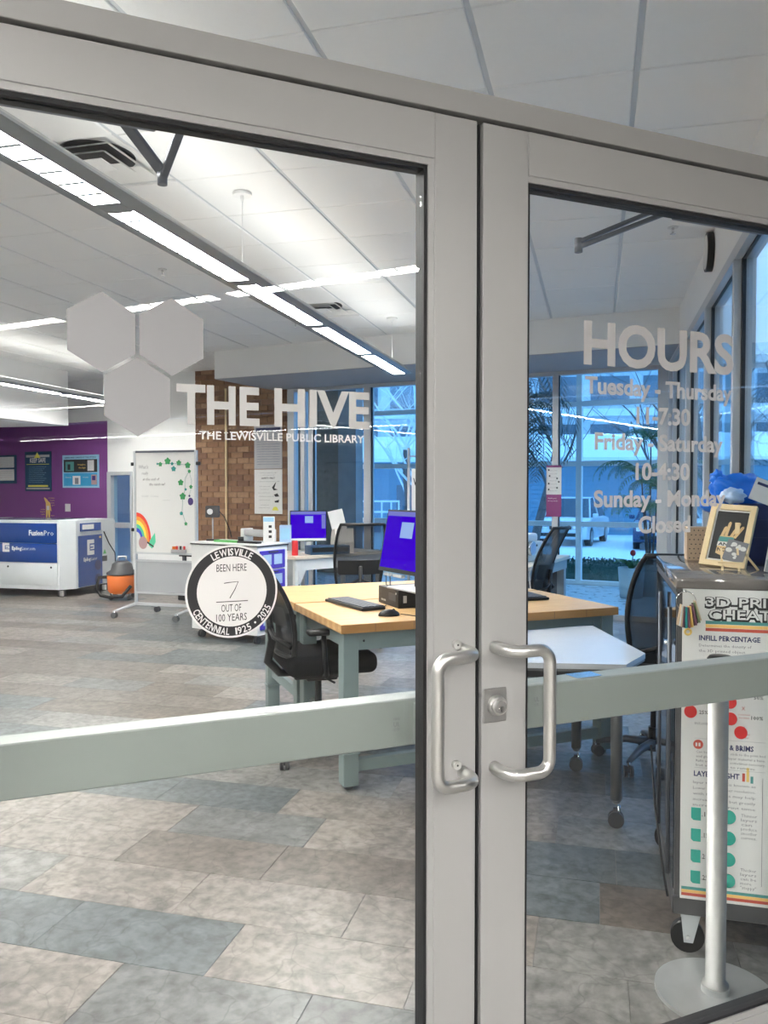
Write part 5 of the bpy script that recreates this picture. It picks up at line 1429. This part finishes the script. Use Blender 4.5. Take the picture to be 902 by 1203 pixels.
# ================================================================== computer desk by the brick pier
D1 = (-3.20, 8.36); DA1 = 58
dk = root('computer_desk', (*D1, 0), DA1, 'pale wood computer desk with a white frame by the brick pier', 'desk', 'pale wood desks by the windows')
MB().box(0, 1.35, 0, .78, .725, .762, None, .003, None, 1).build('desktop', 'desk_laminate', dk)
MB().box(.04, 1.31, .03, .06, .60, .725).build('apron', 'plastic_white', dk)
for x in (.03, 1.28):
    for y in (.04, .70): MB().box(x, x + .045, y, y + .045, 0, .725).build('leg', 'plastic_white', dk)
MB().prism([(.075, .725), (.075, .45), (.10, .45), (.24, .725)], .035, .05, None, Matrix(((1, 0, 0, 0), (0, 0, 1, 0), (0, 1, 0, 0), (0, 0, 0, 1)))).build('corner_brace', 'plastic_white', dk)
def d1(x, y): a = R(DA1); return (D1[0] + x * math.cos(a) - y * math.sin(a), D1[1] + x * math.sin(a) + y * math.cos(a))
m2 = root('monitor', (-3.27, 8.98, .762), 22, 'small monitor with a blue screen on the pale desk by the brick pier', 'monitor', 'monitors with blue screens')
MB().box(-.215, .215, -.012, .012, .13, .49, None, .004, None, 1).build('bezel', 'plastic_black', m2, rx(-4))
MB().box(-.205, .205, -.0128, -.0122, .165, .48).build('screen', 'screen_blue', m2, rx(-4)); MB().box(-.205, .205, -.0134, -.0129, .445, .48).build('title_bar', 'screen_bar', m2, rx(-4)); MB().box(-.205, .205, -.0134, -.0122, .136, .165).build('task_bar', 'plastic_white', m2, rx(-4))
MB().box(-.04, .055, -.0134, -.0129, .345, .425).build('screen_window', 'screen_note', m2, rx(-4)); MB().box(.155, .20, -.0134, -.0129, .28, .44).build('screen_window', 'screen_bar', m2, rx(-4))
MB().box(-.025, .025, .012, .04, .012, .30).build('monitor_neck', 'plastic_white', m2); MB().box(-.10, .10, -.05, .12, 0, .012, None, .003).build('monitor_foot', 'plastic_white', m2)
pcb = root('computer', (-2.99, 8.84, .762), 40, 'black computer box lying on the pale desk beside the monitor', 'computer', 'small black desktop computers')
MB().box(-.24, .24, -.10, .10, 0, .10, None, .008).build('case', 'poster_navy', pcb); MB().box(-.22, .22, -.102, -.10, .03, .08).build('front_panel', 'plastic_black', pcb)
pr_ = root('printer', (-2.94, 9.24, .762), 28, 'cream document scanner with a sheet of paper standing in it on the pale desk', 'printer')
m = MB(); m.prism([(-.15, 0), (.15, 0), (.17, .10), (.10, .24), (-.13, .28), (-.17, .12)], -.11, .11, None, rz(90) @ rx(90)); m.build('printer_body', 'printer_cream', pr_)
MB().box(-.09, .09, 0, .006, 0, .26).build('paper_sheet', 'paper', pr_, T((-.02, .03, .24)) @ ry(-12) @ rx(-12)); MB().box(-.10, .10, -.155, -.15, .05, .08).build('output_slot', 'plastic_dark', pr_)
rc = root('can', (-3.27, 8.54, .762), 0, 'red can on the corner of the pale desk beside the monitor', 'can')
m = MB(); m.lathe([(0, 0), (.034, 0), (.036, .01), (.036, .15), (.03, .165), (0, .166)], (0, 0, 0), None, 20); m.build('can_body', 'red_plastic', rc)
MB().cyl((0, 0, .166), (0, 0, .17), .027, None, 16).build('can_lid', 'silver_plastic', rc)

# ================================================================== desk by the right window with a cream machine
dk2 = root('computer_desk', (-.648, 7.68, 0), 78, 'pale wood desk with steel legs by the window behind the sideways chair', 'desk', 'pale wood desks by the windows')
MB().box(0, 1.72, 0, .80, .725, .762, None, .003, None, 1).build('desktop', 'desk_laminate', dk2)
for x in (.03, 1.60):
    for y in (.04, .68): MB().box(x, x + .08, y, y + .08, 0, .725).build('leg', 'desk_steel', dk2)
MB().box(.04, 1.68, .03, .06, .62, .725).build('apron', 'desk_steel', dk2); MB().box(1.62, 1.66, .12, .68, .1, .7).build('end_panel', 'window_dark', dk2)
mc = root('embroidery_machine', (-.76, 8.45, .762), 70, 'cream machine with white and silver covers on the desk by the window', 'machine')
MB().box(-.35, .30, -.12, .16, 0, .20, None, .02, None, 3).build('machine_body', 'printer_cream', mc)
MB().box(-.20, .12, -.14, .05, .20, .29, None, .03, None, 3).build('machine_head', 'plastic_white', mc); MB().cyl((-.05, -.125, .14), (-.05, -.16, .14), .075, None, 24).build('hoop', 'chrome', mc); MB().cyl((-.05, -.16, .14), (-.05, -.165, .14), .062, None, 24).build('hoop_cover', 'clear_blue', mc)
for x, z in ((.12, .16), (.22, .06)): MB().cyl((x, -.12, z), (x, -.128, z), .012, None, 10).build('knob', 'plastic_dark', mc)
cable([(-.60, 7.80, .765), (-.62, 7.76, .70), (-.60, 7.74, .5), (-.58, 7.72, .2), (-.55, 7.75, .01)], .006, 'cable_white', 'white cable hanging down from the desk by the window')

# ================================================================== plants in the sunroom
def frond(par, base, az, L, droop, n, ll, mm, lift=.6, wl=.012):
    pts = []; p = Vector(base); el = lift
    for i in range(n + 1):
        pts.append(p.copy()); d_ = Vector((math.cos(az) * math.cos(el), math.sin(az) * math.cos(el), math.sin(el))); p = p + d_ * L / n; el -= droop / n * (1 + i / n)
    m = MB(); m.tube(pts, [.007 * (1 - .8 * i / n) + .001 for i in range(n + 1)], None, 4)
    for i in range(1, n + 1):
        t = (pts[i] - pts[i - 1]).normalized(); sd_ = t.cross(Vector((0, 0, 1))).normalized(); f = math.sin(math.pi * min(1, .15 + .85 * i / n)) * .8 + .25
        for q in (0, .5):
            o_ = pts[i - 1].lerp(pts[i], q)
            for s_ in (-1, 1):
                e = o_ + sd_ * s_ * ll * f * .8 + t * ll * f * .55 - Vector((0, 0, ll * f * .35)); mid = o_.lerp(e, .5) + Vector((0, 0, .012)); w_ = t * wl
                m.face([o_, mid + w_, e, mid - w_])
    return tag(m.build('frond', mm, par, fix=False), kind='stuff')
rp_ = random.Random(9)
pt1 = root('potted_bromeliad', (.46, 11.75, 0), 0, 'green plant with a red flower in a pale grey cylindrical pot in the sunroom', 'plant')
m = MB(); m.lathe([(0, 0), (.15, 0), (.18, .42), (.165, .42), (.16, .38), (0, .38)], (0, 0, 0), None, 32); m.build('pot', 'pot_grey', pt1)
for k in range(14): frond(pt1, (0, 0, .38), rp_.uniform(0, 6.28), rp_.uniform(.25, .40), 1.6, 5, .05, 'palm_leaf', 1.1, .014)
MB().cyl((0, 0, .38), (.02, 0, .60), .008, None, 6).build('flower_stem', 'palm_leaf', pt1); MB().ico((.02, 0, .62), 1, None, 2, (.04, .04, .045)).build('flower', 'red_plastic', pt1)
pt2 = root('potted_palm', (.72, 12.05, 0), 0, 'tall thin palm with arching green fronds in a white pot behind the hours lettering', 'plant')
m = MB(); m.lathe([(0, 0), (.17, 0), (.20, .45), (.18, .45), (.175, .40), (0, .40)], (0, 0, 0), None, 32); m.build('pot', 'plastic_white', pt2)
for k, (dx, dy, h_) in enumerate(((0, 0, 2.2), (-.10, .05, 1.7), (.08, -.04, 1.5), (-.06, -.08, 1.2))):
    MB().tube([(dx * .3, dy * .3, .40), (dx * .8, dy, .40 + h_ * .4), (dx * 1.2, dy, h_)], [.018, .014, .010], None, 6).build('trunk', 'bark', pt2)
    for q in range(8): frond(pt2, (dx * 1.2, dy, h_), rp_.uniform(0, 6.28), rp_.uniform(.55, .95), 1.9, 9, .16, 'palm_leaf', .9, .012)
pt3 = root('potted_palm', (-1.05, 11.55, 0), 0, 'big dark palm with long drooping leaves beside the purple and white notice', 'plant')
m = MB(); m.lathe([(0, 0), (.19, 0), (.22, .45), (.20, .45), (.19, .40), (0, .40)], (0, 0, 0), None, 28); m.build('pot', 'plastic_dark', pt3)
MB().tube([(0, 0, .4), (.03, 0, 1.5), (-.02, 0, 2.5), (0, 0, 3.0)], [.05, .04, .035, .03], None, 8).build('trunk', 'bark', pt3)
for q in range(34):
    z_ = rp_.uniform(2.0, 3.1); az = rp_.uniform(0, 6.28); L_ = rp_.uniform(1.1, 1.9)
    frond(pt3, (0, 0, z_), az, L_, 2.9, 12, .22, 'palm_dark', .7, .012)

# ================================================================== outdoors
gr = MB().prism([(-60, 13.4), (60, 13.4 + 0), (60, 90), (-60, 90)], -.6, -.5).build('ground', 'snow'); tag(gr, kind='structure', label='snowy ground outside the windows')
gr = MB().prism([(XR + .3, 2.8), (4.5, 5.6), (60, 6), (60, 13.4), (XR + .5, 13.4)], -.6, -.5).build('ground', 'snow'); tag(gr, kind='structure', label='snowy ground outside the side glazing')
gr = MB().prism([(-60, 11.6), (-6.9, 11.6), (-6.9, 13.4), (-60, 13.4)], -.6, -.5).build('ground', 'snow'); tag(gr, kind='structure', label='snowy ground behind the purple wall')
hd = root('hedge', (*(Vector((*W2, 0)) + bn * .45).xy, -.5), BA, 'low clipped dark green hedge along the foot of the outer glass', 'hedge')
MB().box(-5.6, 1.6, .1, .65, 0, .78, None, .05).build('hedge_core', 'hedge_leaf', hd)
m = MB(); rh = random.Random(4)
for _ in range(9000):
    x = rh.uniform(-5.65, 1.65); face = rh.random()
    if face < .6: y, z = .08 + rh.uniform(-.05, .03), rh.uniform(0, .84)
    else: y, z = rh.uniform(.05, .7), .80 + rh.uniform(-.04, .05)
    s_ = rh.uniform(.012, .028); a = rh.uniform(0, 6.28)
    d1_ = Vector((math.cos(a), rh.uniform(-.6, .6), math.sin(a))).normalized() * s_; d2 = d1_.cross(Vector((rh.uniform(-1, 1), 1, rh.uniform(-1, 1)))).normalized() * s_ * .6
    c_ = Vector((x, y, z)); m.face([c_ - d1_, c_ + d2, c_ + d1_, c_ - d2])
tag(m.build('hedge_leaves', 'hedge_leaf', hd, fix=False), kind='stuff')

def car(loc, ang, body, label, suv=False):
    r = root('car', loc, ang, label, 'car', 'parked cars')
    L, W_, H_ = 4.6, 1.84, 1.50 if not suv else 1.7
    prof = [(-L/2, .35), (-L/2 + .05, .75), (-L/2 + .25, .92), (-L/2 + 1.15, 1.0), (L/2 - .9, 1.0), (L/2 - .1, .92), (L/2, .7), (L/2 - .02, .35), (L/2 - .3, .25), (-L/2 + .3, .25)]
    m = MB(); rows = []
    for y, s_ in ((-W_/2, .93), (-W_/2 + .06, 1.0), (0, 1.02), (W_/2 - .06, 1.0), (W_/2, .93)):
        rows.append([(x * (.985 if abs(y) > .9 else 1), y, .25 + (z - .25) * s_) for x, z in prof])
    m.grid(rows, None, True, True)
    m.bm.faces.new([v for v in m.bm.verts][:len(prof)]); m.bm.faces.new([v for v in m.bm.verts][-len(prof):])
    m.build('car_body', body, r)
    cab_ = [(-L/2 + 1.05, .98), (-L/2 + 1.75, H_ - .06), (-L/2 + 2.2, H_), (L/2 - 1.3, H_ - .02), (L/2 - .5, .98)]
    m = MB(); m.grid([[(x, s_ * W_/2 * (.92 if z < 1.1 else .74), z) for x, z in cab_] for s_ in (-1, 1)], None, False, True)
    vs = list(m.bm.verts); m.bm.faces.new(vs[:5]); m.bm.faces.new(vs[5:]); m.build('cabin_glass', 'car_glass', r)
    MB().box(-L/2 + 1.8, L/2 - 1.35, -W_/2 * .72, W_/2 * .72, H_ - .05, H_ + .012, None, .02).build('roof', body, r)
    for s_ in (-1, 1):
        MB().tube([(-L/2 + 1.02, s_ * W_/2 * .90, .98), (-L/2 + 1.76, s_ * W_/2 * .73, H_ - .04)], .03, None, 6).build('pillar', body, r)
        MB().tube([(.2, s_ * W_/2 * .93, .98), (.15, s_ * W_/2 * .74, H_ - .02)], .03, None, 6).build('pillar', body, r)
        MB().box(-L/2 - .01, -L/2 + .12, s_ * .62 - .2, s_ * .62 + .2, .62, .76, None, .03).build('headlamp', 'chrome', r)
        MB().box(-L/2 + 1.15, -L/2 + 1.32, s_ * (W_/2 + .07) - .09, s_ * (W_/2 + .07) + .09, 1.0, 1.14, None, .03).build('wing_mirror', body, r)
        for x in (-L/2 + .85, L/2 - .85):
            m = MB(); m.cyl((x, s_ * (W_/2 - .2), .33), (x, s_ * (W_/2 + .01), .33), .33, 'plastic_black', 24); m.cyl((x, s_ * (W_/2 + .01), .33), (x, s_ * (W_/2 + .02), .33), .2, 'silver_plastic', 16); m.build('wheel', None, r)
    MB().box(-L/2 - .015, -L/2 + .04, -.38, .38, .60, .74, None, .01).build('grille', 'plastic_black', r)
    MB().box(-L/2 - .015, -L/2 + .05, -.7, .7, .36, .48, None, .01).build('air_intake', 'plastic_black', r)
    MB().box(-L/2 - .02, -L/2 - .005, -.26, .26, .50, .60).build('number_plate', 'paper', r)
    return r
car((-.85, 31.2, -.5), 80, 'car_white', 'white car parked nose towards the windows outside', True)
car((2.2, 30.0, -.5), 86, 'car_navy', 'dark blue car parked behind the palm outside', False)
car((7.6, 21.0, -.5), 84, 'car_white', 'white car parked outside the side glazing', False)
# low sided building with snowy roof
sb = root('siding_building', (-12, 36.5, -.5), 3, 'low blue-grey building with horizontal siding and a snowy roof', 'building', 'buildings outside')
MB().box(0, 20, 0, 8, 0, 3.25).build('wall', 'siding_blue', sb)
m = MB()
for k in range(16): m.box(-.02, 20.02, -.03 , 0, k * .2, k * .2 + .17)
tag(m.build('siding_boards', 'siding_blue', sb), kind='stuff')
MB().prism([(-.6, 3.25), (-.6, 3.4), (4, 4.7), (8.6, 3.4), (8.6, 3.25)], -.3, 20.3, None, Matrix(((0, 0, 1, 0), (1, 0, 0, 0), (0, 1, 0, 0), (0, 0, 0, 1)))).build('snowy_roof', 'snow', sb)
for x in (3.0, 7.0): 
    MB().box(x, x + 1.1, -.06, -.03, .9, 2.2).build('window', 'window_dark', sb); 
MB().box(-.02, .15, -.08, 0, 0, 3.25).build('corner_board', 'building_grey', sb)
# big office or parking building further back
ob = root('office_building', (-22, 56, -.5), 6, 'large pale building with rows of dark openings beyond the snowy roof', 'building', 'buildings outside')
MB().box(0, 46, 0, 14, 0, 10.5).build('wall', 'building_grey', ob)
for f in range(3):
    for k in range(13):
        MB().box(.6 + k * 3.5, 3.2 + k * 3.5, -.04, .0, 1.2 + f * 3.3, 3.2 + f * 3.3).build('window', 'window_dark', ob)
    MB().box(-.1, 46.1, -.35, 0, .45 + f * 3.3, .95 + f * 3.3).build('snowy_ledge', 'snow', ob)
MB().box(-.3, 46.3, -.4, 14.2, 10.5, 11.0).build('snowy_parapet', 'snow', ob)
# white railings in front of the siding
rlg = root('railing', (-6.7, 20.5, -.5), 14, 'white metal railing of a ramp in front of the blue siding', 'railing')
for x in (-.25, 0, .45, .95, 1.2, 1.45, 1.65): MB().box(x, x + .04, 0, .05, 0, 1.70).build('post', 'snow', rlg)
for z in (1.05, 1.38, 1.66): MB().box(-.25, 1.69, .005, .045, z, z + .05).build('rail', 'snow', rlg)
# bare trees
def tree(x, y, H_, seed, mm, label, spread=1.0):
    rt = random.Random(seed); r = root('bare_tree', (x, y, -.5), 0, label, 'tree', 'bare winter trees outside')
    tr_ = MB(); br_ = MB()
    def grow(p, d_, L, rad, depth, mb):
        n = 4; pts = [p]; rs = [rad]
        for i in range(n):
            d_ = (d_ + Vector((rt.gauss(0, .10), rt.gauss(0, .10), rt.gauss(0, .05) + .03))).normalized(); p = p + d_ * L / n; pts.append(p); rs.append(rad * (1 - .45 * (i + 1) / n))
        mb.tube(pts, rs, None, 6 if depth == 0 else 3, False, False)
        if depth >= 5: return
        for i in range(3 if depth else 6):
            t = pts[rt.randint(1 if depth else 2, n)]; a = rt.uniform(0, 6.28); e = rt.uniform(.15, .95) if depth else rt.uniform(.4, 1.0)
            nd = (d_ * .55 + Vector((math.cos(a), math.sin(a), e * .8)) * .75 * spread).normalized(); grow(t, nd, L * rt.uniform(.55, .75), rs[-1] * .62, depth + 1, br_)
    grow(Vector((0, 0, 0)), Vector((0, 0, 1)), H_ * .42, H_ * .016, 0, tr_)
    tr_.build('trunk', 'bark', r, fix=False); tag(br_.build('branches', mm, r, fix=False), kind='stuff')
tree(-5.2, 23.5, 9, 1, 'snow', 'snow covered bare tree outside the left part of the window wall', 1.2)
tree(-6.3, 27.0, 8, 6, 'snow', 'second snow covered bare tree farther left outside', 1.3)
tree(-1.9, 24.5, 10, 2, 'bark', 'dark bare tree outside beside the big drooping palm')
tree(1.6, 21.0, 7.5, 3, 'bark', 'dark bare tree outside behind the hours lettering')
tree(5.4, 26.0, 9, 4, 'bark', 'dark bare tree outside at the corner of the side glazing')
tree(9.0, 34.0, 10, 5, 'snow', 'snowy bare tree far outside the side glazing')
